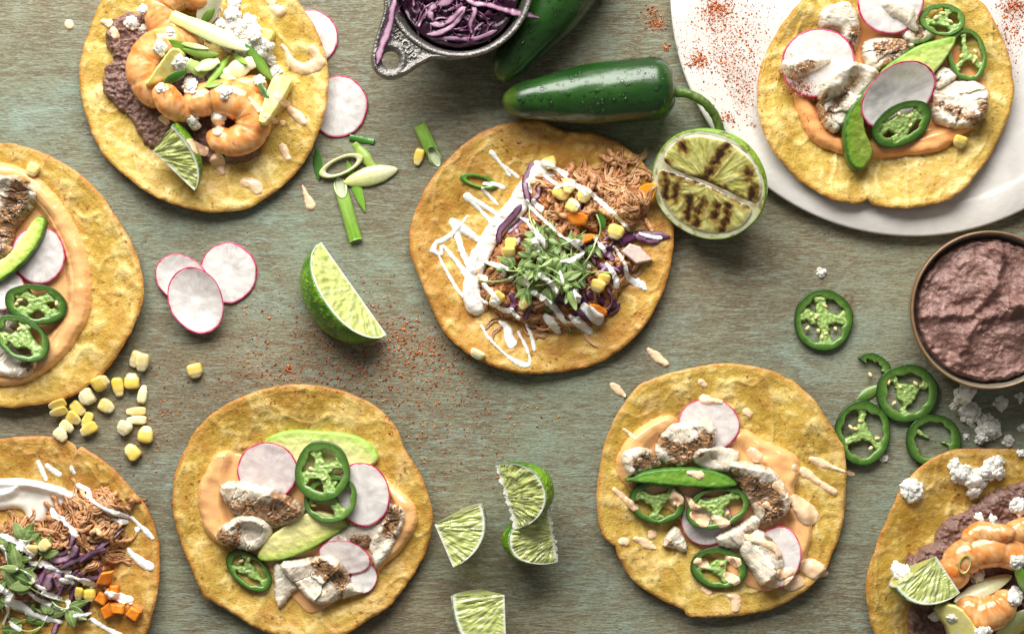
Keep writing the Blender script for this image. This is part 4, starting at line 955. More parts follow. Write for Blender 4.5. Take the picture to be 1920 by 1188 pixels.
def cup():
    zt = .041; c = W(860, -32, zt); k = (1-zt/H)*S; r = 141*k
    prof = [(0, .0006), (r*.74, .0006), (r*.80, .0022), (r*.95, zt-.006), (r*.965, zt-.0045), (r*.985, zt-.0042), (r, zt-.0028), (r*1.0, zt-.0008), (r*.985, zt), (r*.955, zt), (r*.925, zt-.0008), (r*.915, zt-.003), (r*.90, zt-.008), (r*.75, .0042), (r*.7, .0032), (0, .0030)]
    V, F = lathe(prof, c, 150); MC = lin(124, 120, 116)
    parts = [['bowl', V, F, np.broadcast_to(MC, (len(V), 3)), MT['metal']]]
    # handle tab with a hole; local pixel coordinates at rim height
    tab = f_poly([(722,-20),(718,20),(706,60),(696,95),(695,118),(704,137),(722,148),(742,147),(762,138),(790,120),(815,110),(850,112),(880,100),(860,60),(800,30),(760,-10)], 5)
    def f(X, Y):
        q = np.minimum(tab(X, Y), np.hypot(X-860, Y+32)-131); return np.minimum(q, np.hypot(X-731, Y-111)-16)
    f.bb = tab.bb
    X, Y, v, G = field_grid(f, .9); rh = np.hypot(X-731, Y-111); v2 = np.minimum(tab(X, Y), 30)
    e = np.sqrt(np.clip(1-(1-np.clip(v/5, 0, 1))**2, 0, 1))
    z = zt-.0034+.0018*e+.0014*np.exp(-((rh-26)/6.0)**2)+.0012*np.exp(-((v2-5)/4.5)**2)+.00022*fbm(X/5, Y/5, 1., 3)
    x, y = W(X, Y, zt); Vh, Fh = close(np.stack([x, y, z], 1), np.stack([x, y, np.full_like(x, zt-.0052)], 1), G)
    parts.append(['handle', Vh, Fh, np.broadcast_to(MC, (len(Vh), 3)), MT['metal']])
    for ch, px, py, sz, ang in (('1', 743, 57, 10, -60), ('/', 745, 63, 10, -57), ('3', 743, 69, 10, -55), ('-', 752, 72, 12, -50), ('C', 759, 82, 15.5, -50), ('U', 766, 94, 15.5, -47), ('P', 773, 106, 15.5, -42)):
        cu = bpy.data.curves.new('letter', 'FONT'); cu.body = ch; cu.size = sz*S*1.25; cu.extrude = .0006; cu.bevel_depth = .00012; cu.align_x = 'CENTER'; cu.align_y = 'CENTER'; cu.resolution_u = 4
        o = bpy.data.objects.new('letter', cu); sc.collection.objects.link(o); bpy.context.view_layer.update()
        me = bpy.data.meshes.new_from_object(o.evaluated_get(bpy.context.evaluated_depsgraph_get())); sc.collection.objects.unlink(o); bpy.data.objects.remove(o)
        vv = np.array([q.co[:] for q in me.vertices]); ff = []
        me.calc_loop_triangles(); ff = np.array([t.vertices[:] for t in me.loop_triangles]); bpy.data.meshes.remove(me)
        a = math.radians(ang); xx, yy = rot2(vv[:, 0], vv[:, 1], a); wx, wy = W(px, py, zt)
        parts.append(['letter', np.stack([wx+xx, wy+yy, vv[:, 2]+zt-.0012], 1), ff, np.broadcast_to(lin(170, 166, 160), (len(vv), 3)), MT['metal'], False])
    emit('measuring_cup', 'cast metal measuring cup with looped handle full of red cabbage', 'measuring cup', parts)
    # packed cabbage
    n = 90; rr = np.linspace(.01, .9, 40); a = np.arange(n)*2*np.pi/n; RR, AA = np.meshgrid(rr, a, indexing='ij')
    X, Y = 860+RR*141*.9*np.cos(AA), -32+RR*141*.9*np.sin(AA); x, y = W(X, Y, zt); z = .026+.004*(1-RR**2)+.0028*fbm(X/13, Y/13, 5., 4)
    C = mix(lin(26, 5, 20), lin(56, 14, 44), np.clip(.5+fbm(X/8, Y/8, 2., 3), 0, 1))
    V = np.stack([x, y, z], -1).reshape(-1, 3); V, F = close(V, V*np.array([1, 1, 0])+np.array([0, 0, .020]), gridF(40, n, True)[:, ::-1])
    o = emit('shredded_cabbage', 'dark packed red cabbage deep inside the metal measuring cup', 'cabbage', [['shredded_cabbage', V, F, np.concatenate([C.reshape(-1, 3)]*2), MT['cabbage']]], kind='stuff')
    rs = np.random.RandomState(5)
    g = 'cabbage strips in the measuring cup'; lb = 'purple cabbage strip with pale core in the metal measuring cup'
    for i in range(125):
        t, q = rs.rand()*6.283, math.sqrt(rs.rand())*108; cx, cy = 860+q*math.cos(t), -32+q*math.sin(t)
        if cy < -100: continue
        a = rs.rand()*6.283; l = rs.uniform(30, 78); cur = rs.uniform(-2.4, 2.4); s = np.linspace(-.5, .5, 7); ang = a+cur*s
        P = [(cx+dx, cy+dy) for dx, dy in zip(np.cumsum(np.cos(ang))*l/7, np.cumsum(np.sin(ang))*l/7)]
        if max(math.hypot(px-860, py+32) for px, py in P) > 126: continue
        pq = rs.choice([.0, .05, .15, .4]); shred(P, rs.uniform(3, 8), shade_word(pq)+'cabbage strip lying on {on} inside the metal measuring cup', pq, g, tw=rs.uniform(0, .9), zmax=.043)
    shred([(812,40),(806,22),(818,10),(840,4),(852,-6)], 13, lb, .55, g); shred([(806,44),(828,46),(848,34),(862,22),(874,14)], 12, lb, .75, g)
    shred([(800,64),(824,62),(846,50),(862,34),(872,20)], 10, lb, .7, g, zoff=.001); shred([(884,62),(882,44),(890,24),(886,8)], 10, lb, .6, g)
    shred([(808,72),(850,72),(885,74),(910,66),(932,56)], 9, lb, .3, g)
    shred([(868,-6),(890,8),(916,10),(944,18),(962,22),(980,30),(1012,37)], 12, 'long purple cabbage strip hanging over the rim of the metal cup', .55, None, tw=.3, zoff=.0012)
    shred([(742,2),(737,20),(733,42),(724,70),(714,96),(708,122)], 15, 'cabbage strip draped down the looped handle of the metal cup', .75, None, zlin=(.0442, .0415))
cup()

def bowl():
    zt = .031; c = W(1857, 581, zt); k = (1-zt/H)*S; r = 149*k
    prof = [(0, .0005), (r*.80, .0005), (r*.84, .002), (r*.93, .010), (r*.985, .020), (r*1.0, zt-.004), (r*1.0, zt-.0012), (r*.988, zt), (r*.972, zt-.0002), (r*.955, zt-.0018), (r*.93, zt-.008), (r*.90, .02), (0, .02)]
    V, F = lathe(prof, c, 150)
    C = np.repeat([lin(118, 104, 84), lin(118, 104, 84), lin(126, 112, 92), lin(132, 120, 100), lin(128, 116, 98), lin(116, 96, 74), lin(112, 72, 42), lin(140, 104, 70), lin(140, 122, 98), lin(120, 112, 98), lin(112, 106, 94), lin(100, 96, 86), lin(100, 96, 86)], 150, axis=0)
    emit('bowl', 'stoneware bowl with brown rim filled with bean spread', 'bowl', [['bowl', V, F, C, MT['ceramic']]])
    n, nr = 300, 130; rr = np.linspace(.003, 1, nr); a = np.arange(n)*2*np.pi/n; RR, AA = np.meshgrid(rr, a, indexing='ij')
    Rm = 139*(1-.02*np.abs(fbm(np.cos(AA)*4, np.sin(AA)*4, 1., 3)))
    X, Y = 1857+RR*Rm*np.cos(AA), 581+RR*Rm*np.sin(AA); x, y = W(X, Y, zt-.003)
    # spoon swirls: arcs of ridges left by the spoon
    d1 = np.hypot(X-1775, Y-500); d2 = np.hypot(X-1905, Y-690); d3 = np.hypot(X-1930, Y-500)
    wv = .9*fbm(X/45, Y/45, 3., 3)
    sw = .0040*np.exp(-((d1-95)/11+wv)**2)+.0046*np.exp(-((d2-110)/13+wv)**2)+.0036*np.exp(-((d3-78)/14-wv)**2)
    dip = -.0035*np.exp(-((X-1840)**2+(Y-600)**2)/42**2)-.002*np.exp(-((X-1870)**2+(Y-520)**2)/30**2)
    z = zt-.0075+.0085*(1-RR**2.6)*.75+sw*(RR < .93)*ss(1, .8, RR)+dip+.0022*fbm(X/40, Y/40, 7., 3)+.0007*fbm(X/9, Y/9, 9., 3)*(.4+.6*ss(-.1, .4, fbm(X/40, Y/40, 2., 2)))+.0016*np.exp(-((RR-.93)/.05)**2)*(1+fbm(X/12, Y/12, 4., 3))
    z = z-.004*ss(.955, 1, RR)
    C = mix(lin(150, 114, 104), lin(122, 88, 80), np.clip(.5+.8*fbm(X/12, Y/12, 6., 3), 0, 1)); C = mix(C, lin(170, 132, 124), ss(.35, .6, fbm(X/7, Y/7, 16., 2))*.6); C = mix(C, lin(70, 38, 38), ss(.5, .7, fbm(X/6, Y/6, 26., 2))*.7)
    V = np.stack([x, y, z], -1).reshape(-1, 3); Vb = V.copy(); Vb[:, 2] = .0205; V, F = close(V, Vb, gridF(nr, n, True)[:, ::-1])
    emit('bean_spread', 'mauve brown mashed beans swirled with a spoon in the bowl', 'bean spread', [['bean_spread', V, F, np.concatenate([C.reshape(-1, 3)]*2), MT['bean']]])
bowl()

wedge(662, 540, 123, 174, 108, 96, 70, 110, 'big lime wedge on the table beside the trio of radish slices', side=-1, seed=2)
wedge(1036, 1000, 14, 90, 52, 96, 70, 84, 'squeezed torn lime wedge with its rind facing the loose lime pieces', side=-1, seed=7, rough=.0009, fray=7)
wedge(950, 926, 30, 96, 62, 90, 66, 92, 'squeezed lime wedge lying with its rind outward on another wedge', side=1, seed=5, rough=.0009, fray=7)
wedge(816, 978, 34, 79, 88, 97, 60, 64, 'lime wedge with its corner at the edge of the avocado topped tostada', side=1, srange=(0, 1), seed=9)
wedge(946, 1108, 2, 60, 128, 99, 64, 60, 'quarter lime wedge lying cut face up apart from the squeezed pieces', side=-1, srange=(0, 1), seed=12)

# tortillas (the plate one after the plate)
tortilla(T1, 'pale golden tortilla holding shrimp, beside the metal measuring cup', .0, .0055, 1)
tortilla(T2, 'golden tortilla with fish and thick sauce band, beside the scattered corn', .25, .005, 2)
tortilla(T3, 'browned tortilla with pulled chicken and orange vegetable dice', .75, .004, 3)
tortilla(T4, 'golden tortilla with fish and two pale avocado slices', .3, .006, 4)
jalapeno(1750, 826, 52, 49, 0, 'jalapeno ring with its edge under the tostada by the bowl', arms=2, mem=.5, seeds=0, hub=.02)
tortilla(T5, 'browned tortilla with chicken and microgreens beside the charred lime', .7, .005, 5)
tortilla(T6, 'yellow tortilla with fish, spattered with sauce drops', .1, .0045, 6)
tortilla(T7, 'yellow tortilla with fish lying on the marble plate', .0, .006, 7)
tortilla(T8, 'golden tortilla with shrimp and large cheese crumbles below the bowl', .3, .006, 8)
charred_lime()

# loose things on the table
jalapeno(1544, 600, 55, 57, 8, 'lone jalapeno ring with full membrane, lying between two tostadas and the bowl', 4, 31, wall=.27, seeds=7, hub=.2, mem=1.1)
onion_strip((1604, 752), (1655, 722), 22, 'pale green jalapeno scrap half under the cluster of rings', c0=GM, c1=GL, edge=GL, name='jalapeno_scrap')
jalapeno(1638, 690, 36, 26, 28, 'curved broken jalapeno strip above the cluster of rings', arms=1, mem=0, seeds=1, wall=.5, arc=(3.3, 6.1))
jalapeno(1616, 811, 53, 60, 0, 'jalapeno ring leaning on the sauce spattered tostada', 3, 17, seeds=5)
jalapeno(1700, 737, 58, 54, 0, 'wide jalapeno ring in the middle of the cluster by the bowl', 3, 23, seeds=4, mem=.7)
TC = 'cheese scattered on the table below the bowl'
for x, y, r in ((1801,737,22),(1820,772,24),(1855,803,28),(1841,823,12),(1892,826,14),(1878,755,16),(1913,745,10),(1917,801,9),(1812,819,8),(1783,761,7),(1824,799,5)):
    crumb(x, y, r, size_word(r)+' white cheese crumble lying on {on} below the bean bowl', TC)
crumb(1540, 511, 10, 'small lone cheese crumb above the single jalapeno ring'); crumb(1657, 859, 10, 'cheese crumb on the table beside the jalapeno ring and the spattered tostada')
CG = 'corn kernels scattered on the table'
for x, y, rx, ry, ro, p in ((254,673,12,16,20,.45),(268,679,13,17,8,.5),(365,695,16,14,-14,.15),(191,717,15,16,-120,0),(221,725,12,18,-12,0),(247,714,16,15,180,.05),(163,744,17,15,60,.8),(199,761,14,15,-60,.3),(267,739,10,17,190,.8),(111,757,9,17,72,.1),(113,771,9,17,74,.15),(146,765,12,16,-50,.1),(139,783,12,14,-50,.1),(127,799,11,14,-52,.6),(118,813,13,14,-40,.75),(163,787,10,16,30,.1),(167,804,12,17,60,.05),(255,771,9,19,88,.3),(256,787,9,19,90,.8),(233,802,15,14,30,.85),(273,814,16,16,190,.1),(248,847,15,16,140,.1)):
    kernel(x, y, rx, ry, ro, ('narrow ' if ry > 1.25*rx else 'broad ' if rx >= ry else '')+('pale whitish' if p > .55 else 'creamy' if p > .25 else 'yellow')+' corn kernel in the scatter on the table', p, CG+(' (pale)' if p > .55 else ''), zs=.72)
kernel(785, 294, 10, 16, 15, 'single corn kernel beside the short cut spring onion tube', .0)
# spring onions on the table
onion_strip((593,276),(598,338), 17, 'dark green pointed spring onion leaf touching the shrimp tostada', OD, OD, lin(60, 130, 40))
onion_strip((655,257),(702,266), 14, 'small dark green spring onion bit below the tucked radish slice', lin(60, 120, 40), lin(80, 140, 50), OD, blunt=(.8, .8))
onion_strip((664,268),(702,318), 22, 'pale split spring onion piece behind the translucent ring', OG, lin(170, 196, 110), OG, blunt=(.6, .8))
onion_strip((650,300),(685,398), 19, 'long bright green spring onion sliver crossing under the pale piece', lin(90, 150, 40), lin(120, 180, 60), OG)
onion_ring(640, 311, 44, 17, -24, 'thin translucent spring onion ring on the table', .3, .003, lin(196, 212, 150), lin(214, 222, 176))
onion_tube((633,332),(668,454), 25, 'long green hollow spring onion tube cut at a slant', .85, lin(150, 184, 90), lin(104, 152, 36), inner=lin(206, 214, 180), cutend=(1.9, .2))
onion_strip((645,343),(746,317), 36, 'whitish leaf shaped spring onion piece lying on the green slivers', lin(206, 220, 130), OW, lin(190, 208, 120), pt=.6)
onion_tube((785,231),(823,311), 25, 'short ribbed spring onion tube lying near the single corn kernel', .9, lin(140, 174, 74), lin(112, 156, 56), inner=lin(200, 212, 170), cutend=(.15, 1.7))
# sauce drops on the table
drops([[(129,46,8),(131,49,8)]], 'lone oval sauce drop on the table near the edge of the shrimp tostada', None, SAUP, MT['sauce'], 'sauce_drop', 'sauce')
drops([[(567,349,5),(573,362,4.5),(582,385,8.5)]], 'pin shaped sauce drop on the table beside the green onion pieces', None, SAUP, MT['sauce'], 'sauce_drop', 'sauce')
drops([[(1217,655,7),(1230,668,10),(1248,682,5)]], 'long sauce drop on the table under the chicken tostada', None, SAUP, MT['sauce'], 'sauce_drop', 'sauce')
drops([[(1149,721,6),(1158,731,8.5),(1168,739,7)]], 'oval sauce drop on the table at the edge of the spattered tostada', None, SAUP, MT['sauce'], 'sauce_drop', 'sauce')

# ================================================================== tostada: shrimp by the cup
BEANC = lambda v, X, Y: mix(mix(lin(146, 112, 100), lin(108, 78, 70), np.clip(.5+.8*fbm(X/12, Y/12, 6., 3), 0, 1)), lin(64, 36, 36), ss(.5, .7, fbm(X/6, Y/6, 26., 2))*.6)
def beans(P, label, H_=.005):
    V, F, C = blob(f_poly(P, 5, rough=3.5, rs=14, seed=4), lambda v, X, Y: H_*np.sqrt(np.clip(1-(1-np.clip(v/16, 0, 1))**2, 0, 1))*(1+.35*fbm(X/30, Y/30, 1., 3))+.0011*fbm(X/8, Y/8, 3., 3)*np.clip(v/8, 0, 1), BEANC, 1.3, 6)
    emit('bean_spread', label, 'bean spread', [['bean_spread', V, F, C, MT['bean']]])
beans([(200,62),(225,32),(281,26),(330,50),(400,100),(470,200),(490,272),(470,300),(420,308),(384,305),(330,285),(280,275),(246,226),(218,198),(196,172),(200,130),(214,112),(203,85)], 'mauve mashed beans under the shrimp of the tostada by the cup')
shrimp([(400,4),(350,-14),(312,4),(306,40),(336,70),(376,82)], 34, 'curled shrimp at the back of the tostada by the cup', 2)
shrimp([(345,84),(300,88),(272,124),(284,168),(326,190)], 36, 'curled orange shrimp on the mauve beans of the tostada by the cup', 3)
shrimp([(304,168),(324,198),(348,214)], 26, 'short shrimp end between two curled shrimp by the cup', 4)
shrimp([(430,172),(466,164),(492,158)], 24, 'small shrimp piece beside the pale yellow stick by the cup', 5)
shrimp([(352,206),(388,186),(436,186),(472,212),(468,250),(432,266),(390,252)], 35, 'large shrimp curled in a ring above the lime wedge', 6)
FY, FZ = lin(226, 216, 120), lin(238, 230, 160)
chunk([(272,160),(280,146),(310,106),(326,90),(344,98),(340,128),(318,146),(288,158)], .006, 'pale yellow pointed fruit stick leaning on the shrimp by the cup', 'fruit_stick', 'fruit', MT['fruit'], FY, FZ)
chunk([(520,142),(548,150),(546,168),(522,216),(506,240),(492,234),(500,196),(506,172)], .008, 'pale yellow fruit stick at the side of the shrimp by the cup', 'fruit_stick', 'fruit', MT['fruit'], FY, FZ)
chunk([(462,58),(486,52),(514,58),(512,76),(488,86),(466,80)], .007, 'pale yellow fruit chunk behind the cheese on the tostada by the cup', 'fruit_stick', 'fruit', MT['fruit'], FY, FZ)
G1 = 'cheese on the shrimp tostada by the cup'
for x, y, r in ((246,42,15),(272,22,12),(269,54,11),(301,90,15),(322,60,10),(338,118,18),(363,165,18),(423,173,14),(359,226,14),(409,222,16),(303,166,10),(423,60,26),(450,52,24),(478,82,20),(494,104,17),(515,135,14),(486,150,12),(440,8,16),(409,46,16),(458,92,20),(402,16,12),(436,30,18),(468,40,16),(430,86,16),(470,112,15),(392,66,13),(352,46,10),(384,108,10),(500,84,12),(448,118,14),(476,62,18),(508,112,11)):
    crumb(x, y, r, size_word(r)+' white cheese crumble on {on} of the shrimp tostada by the cup', G1)
onion_strip((368,50),(402,-10), 36, 'white spring onion half tube standing at the back of the shrimp', OW, OW, OW, blunt=(.5, .9))
onion_strip((374,44),(402,15), 14, 'short green leaf tip on the white onion at the back of the shrimp', lin(90, 160, 50), OG, OD)
onion_strip((317,76),(360,98), 17, 'green onion sliver with dark lower edge on the shrimp by the cup', lin(120, 180, 60), OG, OD)
onion_strip((352,100),(414,104), 18, 'curved bright green onion piece at the middle of the shrimp by the cup', OG, lin(170, 206, 110), lin(120, 180, 60), bend=5)
onion_strip((350,118),(382,134), 26, 'pale square onion piece below the curved green one by the cup', lin(190, 220, 140), OG, OG, blunt=(.9, .9))
onion_strip((376,138),(414,116), 24, 'pale oval onion slice with green rim on the shrimp by the cup', lin(206, 220, 170), OW, OG, blunt=(.5, .5))
onion_strip((424,146),(480,118), 36, 'broad whitish onion piece right of the oval slice by the cup', lin(190, 220, 140), OW, OW, blunt=(.7, .7))
onion_strip((404,140),(446,150), 13, 'slim pale onion sliver below the broad whitish piece by the cup', OG, OW, OG)
onion_strip((340,84),(392,92), 12, 'thin light green onion sliver above the curved green one by the cup', OG, OW, lin(110, 160, 60))
onion_strip((436,102),(470,126), 12, 'narrow green onion sliver beside the broad whitish piece by the cup', lin(110, 160, 60), OG, OG)
onion_strip((308,157),(350,132), 16, 'dark green onion leaf under the pale square piece by the cup', OD, lin(70, 140, 40), OD)
onion_strip((386,164),(424,98), 15, 'thin green onion sliver standing across the oval slice by the cup', OG, lin(150, 196, 80), lin(90, 160, 50))
onion_strip((384,164),(418,155), 12, 'short green onion tip above the cheese on the ring shaped shrimp', OG, lin(90, 160, 40), OG)
onion_strip((462,84),(510,152), 20, 'long green onion leaf running down towards the yellow stick', lin(90, 150, 60), OG, lin(60, 130, 40))
onion_strip((490,160),(506,188), 13, 'tiny dark green onion bit beside the yellow stick by the cup', OD, OD, lin(100, 140, 110), blunt=(.8, .8))
onion_strip((328,36),(472,98), 32, 'long white and green onion stalk slice laid across the shrimp', lin(196, 220, 130), OW, lin(206, 224, 160), blunt=(.75, 0), pt=.5)
wedge(290, 285, 78, 74, 108, 72, 70, 84, 'lime wedge resting on the shrimp tostada by the cup', side=1, srange=(0, 1), seed=21)
drops([[(194,41,7),(205,44,8)],[(213,58,7),(218,67,9)],[(512,14,8),(526,22,9)],[[(528,86,7),(536,96,9),(546,118,12),(574,130,10),(598,118,12)],[(586,92,7),(598,112,10)]],[(542,204,7),(556,216,9),(570,230,7)],[(530,231,9)],[(530,278,9),(540,296,11)],[[(458,340,15),(476,346,20),(484,356,14)]],[(408,304,15),(416,322,11)],[(356,264,6),(370,278,9)],[(304,222,8),(314,228,10)],[(518,178,8),(530,190,9)],[(500,218,10),(508,222,10)],[(468,184,5),(486,206,7)],[(407,232,16),(409,248,14)],[(508,2,9)]], 'pinkish sauce drop on {on} of the shrimp tostada by the cup', 'sauce drops on the shrimp tostada by the cup', SAUP, MT['sauce'], 'sauce_drop', 'sauce')

# ================================================================== tostada: fish at the left edge
band = f_strokes([[(-60,330,20),(-10,322,18),(28,330,20),(64,350,19),(98,386,19),(122,424,19),(140,464,19),(150,505,20),(153,545,20),(148,585,21),(128,622,22),(102,656,22),(66,688,21),(22,704,20),(-30,700,20)]], rough=1.5, rs=22)
fill = f_poly([(-60,330),(28,330),(94,388),(136,464),(150,545),(128,622),(66,688),(-60,700)], 4)
both = lambda X, Y: np.maximum(band(X, Y), fill(X, Y)); both.bb = (-90, 296, 182, 736)
smear(both, 'thick orange sauce ring on the fish tostada beside the corn', 'sauce_smear', .0065, 24, SAU, MT['sauce'], 'sauce', band=band, thin=.22, specks=.5, ridge=.15)
fish([(-40,560),(10,545),(40,560),(60,600),(30,615),(-20,620)], 'white fish flake under the jalapeno rings beside the corn', .005, None, 20, .3)
fish([(-10,600),(30,625),(70,660),(62,700),(20,706),(-10,690)], 'white fish piece with dark edges at the sauce ring beside the corn', .006, [[(40,650,10),(60,690,8)]], 40, .4)
radish(4, 540, 46, 40, 20, 'radish slice half hidden beneath the avocado beside the corn')
radish(74, 478, 50, 54, 0, 'big radish slice under the avocado on the tostada beside the corn', blush=.05)
fish([(-50,330),(0,328),(40,330),(60,345),(68,366),(52,400),(26,432),(18,470),(0,492),(-50,470)], 'spice crusted fish fillet on the sauce ringed tostada beside the corn', .011, [[(42,340,14),(30,390,26),(10,430,22),(0,470,20)]], 110, .9)
avocado([(82,407),(86,425),(76,455),(50,490),(15,520),(-30,545),(-30,500),(10,482),(40,446),(64,410)], [(70,404),(84,408),(86,425),(76,455),(50,490),(15,520),(-30,545)], 'green avocado crescent over the radish on the tostada beside the corn', .007, w=26, skinw=2)
jalapeno(72, 570, 56, 37, 10, 'jalapeno ring touching the inner edge of the sauce band', 4, 44, seeds=3, T=.005, wall=.27)
jalapeno(48, 634, 56, 36, 34, 'lower jalapeno ring on the sauce ringed tostada', 3, 47, seeds=2, T=.005, wall=.27)
kernel(62, 318, 13, 13, 20, 'pale corn kernel on the sauce at the rim of the fish tostada', .35)

# ================================================================== tostada: chicken at the lower left
fc = f_poly([(-70,905),(0,896),(40,896),(85,903),(125,916),(156,930),(140,948),(96,956),(84,976),(60,985),(40,955),(0,955),(-70,950)], 5, rough=1.5, rs=20)
ridgef = f_strokes([[(-70,908,8),(30,904,9),(90,912,9),(150,932,8)], [(-70,930,7),(10,924,9),(36,910,6)]])
smear(fc, 'broad smear of white sour cream on the chicken tostada with orange dice', 'crema_smear', .006, 14, CRE, MT['crema'], 'crema', band=ridgef, thin=.5, ridge=.2)
ORA, ORB = lin(232, 120, 22), lin(244, 158, 50)
chicken([(34,992,30,18),(128,988,46,26),(190,955,46,38),(200,1010,30,50),(110,1010,80,24)], 150, 'heap of pulled chicken beside the broad sour cream smear', 5, mound=[(0,985),(40,968),(80,992),(104,952),(150,926),(205,918),(232,940),(236,965),(225,1005),(218,1050),(190,1085),(130,1100),(60,1130),(-20,1140),(-40,1010)], H_=.010)
G3 = 'cabbage on the chicken tostada with orange dice'; L3 = 'purple cabbage strip on {on} of the chicken tostada with orange dice'
for P, w, p in (([(104,1040),(126,1034),(138,1014),(142,996)], 12, .6), ([(96,1050),(120,1046),(140,1034),(146,1020)], 18, .7), ([(78,1120),(76,1090),(88,1068),(112,1060)], 10, .4), ([(84,1110),(96,1080),(108,1076),(112,1110)], 22, .75), ([(112,1066),(140,1050),(170,1040),(196,1018),(228,992)], 12, .6), ([(150,1052),(172,1036),(200,1028)], 9, .3), ([(106,1120),(124,1088),(150,1066)], 8, .3), ([(120,1110),(150,1086),(186,1080),(190,1062)], 9, .25), ([(60,1070),(74,1090),(70,1116)], 8, .5), ([(130,1130),(140,1100),(150,1080)], 9, .2), ([(140,1150),(160,1140),(165,1120)], 14, .1), ([(100,1188),(110,1160),(118,1140)], 12, .5), ([(36,1060),(60,1064),(84,1058)], 8, .5), ([(128,1150),(150,1160),(166,1152)], 9, .8), ([(150,1070),(160,1086),(150,1104)], 8, .1)):
    shred(P, w, shade_word(p)+L3[7:], p, G3, tw=.4)
G3c = 'orange dice on the chicken tostada'
for P in ([(182,1092),(194,1070),(216,1068),(204,1096)], [(205,1096),(224,1096),(222,1114),(208,1112)], [(176,1124),(188,1106),(206,1118),(196,1136)], [(188,1140),(206,1126),(218,1150),(196,1162)], [(206,1128),(234,1132),(232,1150),(212,1148)], [(234,1152),(246,1136),(268,1144),(256,1166)], [(196,1110),(206,1100),(216,1116),(206,1124)]):
    chunk(P, .005, 'bright orange vegetable dice on the chicken tostada with sour cream', 'vegetable_dice', 'vegetable', MT['carrot'], ORA, ORB, bevel=2.5, smooth=0, group=G3c, rough=.3)
kernel(168, 1115, 13, 12, 0, 'round yellow corn kernel beside the orange dice', .0); kernel(150, 1111, 9, 13, 10, 'thin corn kernel between cabbage and the round kernel', .0)
kernel(83, 1022, 12, 12, 50, 'corn kernel coated with cream among chicken and green leaves', .4); kernel(62, 1030, 12, 10, 0, 'corn kernel under the leaf on the chicken with orange dice', .3)
GG3 = 'microgreens on the chicken tostada with orange dice'; LG3 = 'microgreen sprig on {on} of the chicken tostada with orange dice'
for i, (a, b) in enumerate((((24,1085),(10,1030)),((30,1060),(44,1012)),((40,1090),(80,1040)),((70,1130),(30,1100)),((10,1160),(30,1110)),((90,1150),(60,1130)),((120,1130),(60,1095)),((6,1188),(20,1140)),((60,1188),(90,1150)),((90,1120),(126,1140)),((0,1120),(24,1086)),((40,1150),(10,1130)),((20,1180),(50,1160)),((75,1175),(40,1180)),((10,1070),(26,1050)),((60,1080),(36,1066)),((0,1150),(-10,1110)))):
    sprig(a, b, LG3, GG3, 300+i, 3, (40, 18))
drops([[(72,866,7),(78,880,4.5),(85,897,4)],[(88,872,5),(100,882,6),(111,889,6)],[(134,876,4),(139,887,4)],[(142,911,4.5),(160,920,4.5),(170,934,5),(193,947,4),(215,960,4.5),(235,971,4)],[(163,919,4),(166,932,4)],[(212,973,4),(232,981,4.5)],[(247,970,4.5),(261,984,5),(275,997,8),(286,1008,6)],[(257,992,6)],[(239,1030,4.5),(249,1042,6),(268,1054,9),(282,1061,8)],[(95,958,5),(106,968,6),(118,973,5)],[(116,976,4),(130,986,5),(144,996,4.5)],[(132,996,4),(146,1003,5)],[(3,1004,5),(20,1011,6),(33,1016,5)],[(36,1014,6),(48,1020,6)],[(34,1025,5),(56,1042,6)],[(5,1024,5),(10,1036,6),(14,1048,5)],[(54,1057,4),(66,1058,4.5),(74,1064,4)],[(80,1054,5),(92,1062,6),(106,1068,5)],[(108,1070,4),(130,1072,4)],[(118,1087,6),(134,1092,6)],[(129,1079,5),(146,1084,5),(162,1092,8),(174,1098,8)],[(193,1105,4),(210,1113,7)],[(216,1116,8),(234,1122,10),(243,1124,8)],[(69,1097,5),(82,1105,6)],[(86,1110,6),(98,1116,6),(111,1122,5)],[(60,1108,4),(74,1124,5),(92,1132,5)],[(0,1097,5),(12,1110,7),(22,1116,6)],[(18,1120,8),(14,1144,4),(2,1170,4)],[(22,1124,9),(44,1138,9),(64,1152,7),(90,1160,6),(112,1166,6)],[(104,1136,4),(116,1142,4)],[(172,1162,6),(196,1176,7),(226,1190,6)],[(16,1166,4),(30,1176,5),(38,1181,4)],[(128,1128,7),(130,1136,6)],[(140,1154,5),(166,1152,4)],[(48,1072,4),(64,1090,4)],[(34,1066,4)]], 'white crema streak on {on} of the chicken tostada with orange dice', 'crema streaks on the chicken tostada with orange dice', CRE, MT['crema'], 'crema_drizzle', 'crema')

# ================================================================== tostada: fish with two pale avocado slices
fs = f_poly([(405,850),(425,843),(450,852),(560,870),(700,884),(742,912),(776,940),(784,978),(754,1030),(722,1060),(700,1085),(640,1120),(592,1146),(560,1130),(480,1045),(420,1022),(394,1006),(378,966),(373,915),(388,880)], 4, rough=1.5, rs=20)
bd = f_strokes([[(420,852,14),(402,884,22),(396,930,24),(402,975,24),(424,1010,16)], [(736,916,12),(762,950,20),(764,985,20),(736,1030,14),(712,1056,10)]])
smear(fs, 'orange sauce spread under the fish with pale avocado slices', 'sauce_smear', .0058, 18, SAU, MT['sauce'], 'sauce', band=bd, thin=.25, specks=.45, ridge=.2)
avocado([(494,832),(515,813),(555,805),(600,807),(650,811),(688,826),(708,846),(704,868),(650,890),(570,895),(510,872)], [(484,842),(494,832),(515,813),(555,805),(600,807),(650,811),(688,826),(709,848)], 'broad pale avocado slice at the back of the fish tostada', .005, c=(lin(150, 186, 84), lin(186, 212, 112), lin(214, 220, 140), lin(232, 228, 160)), w=34)
radish(503, 882, 58, 54, 5, 'pinkish radish slice leaning on the broad pale avocado', blush=.22)
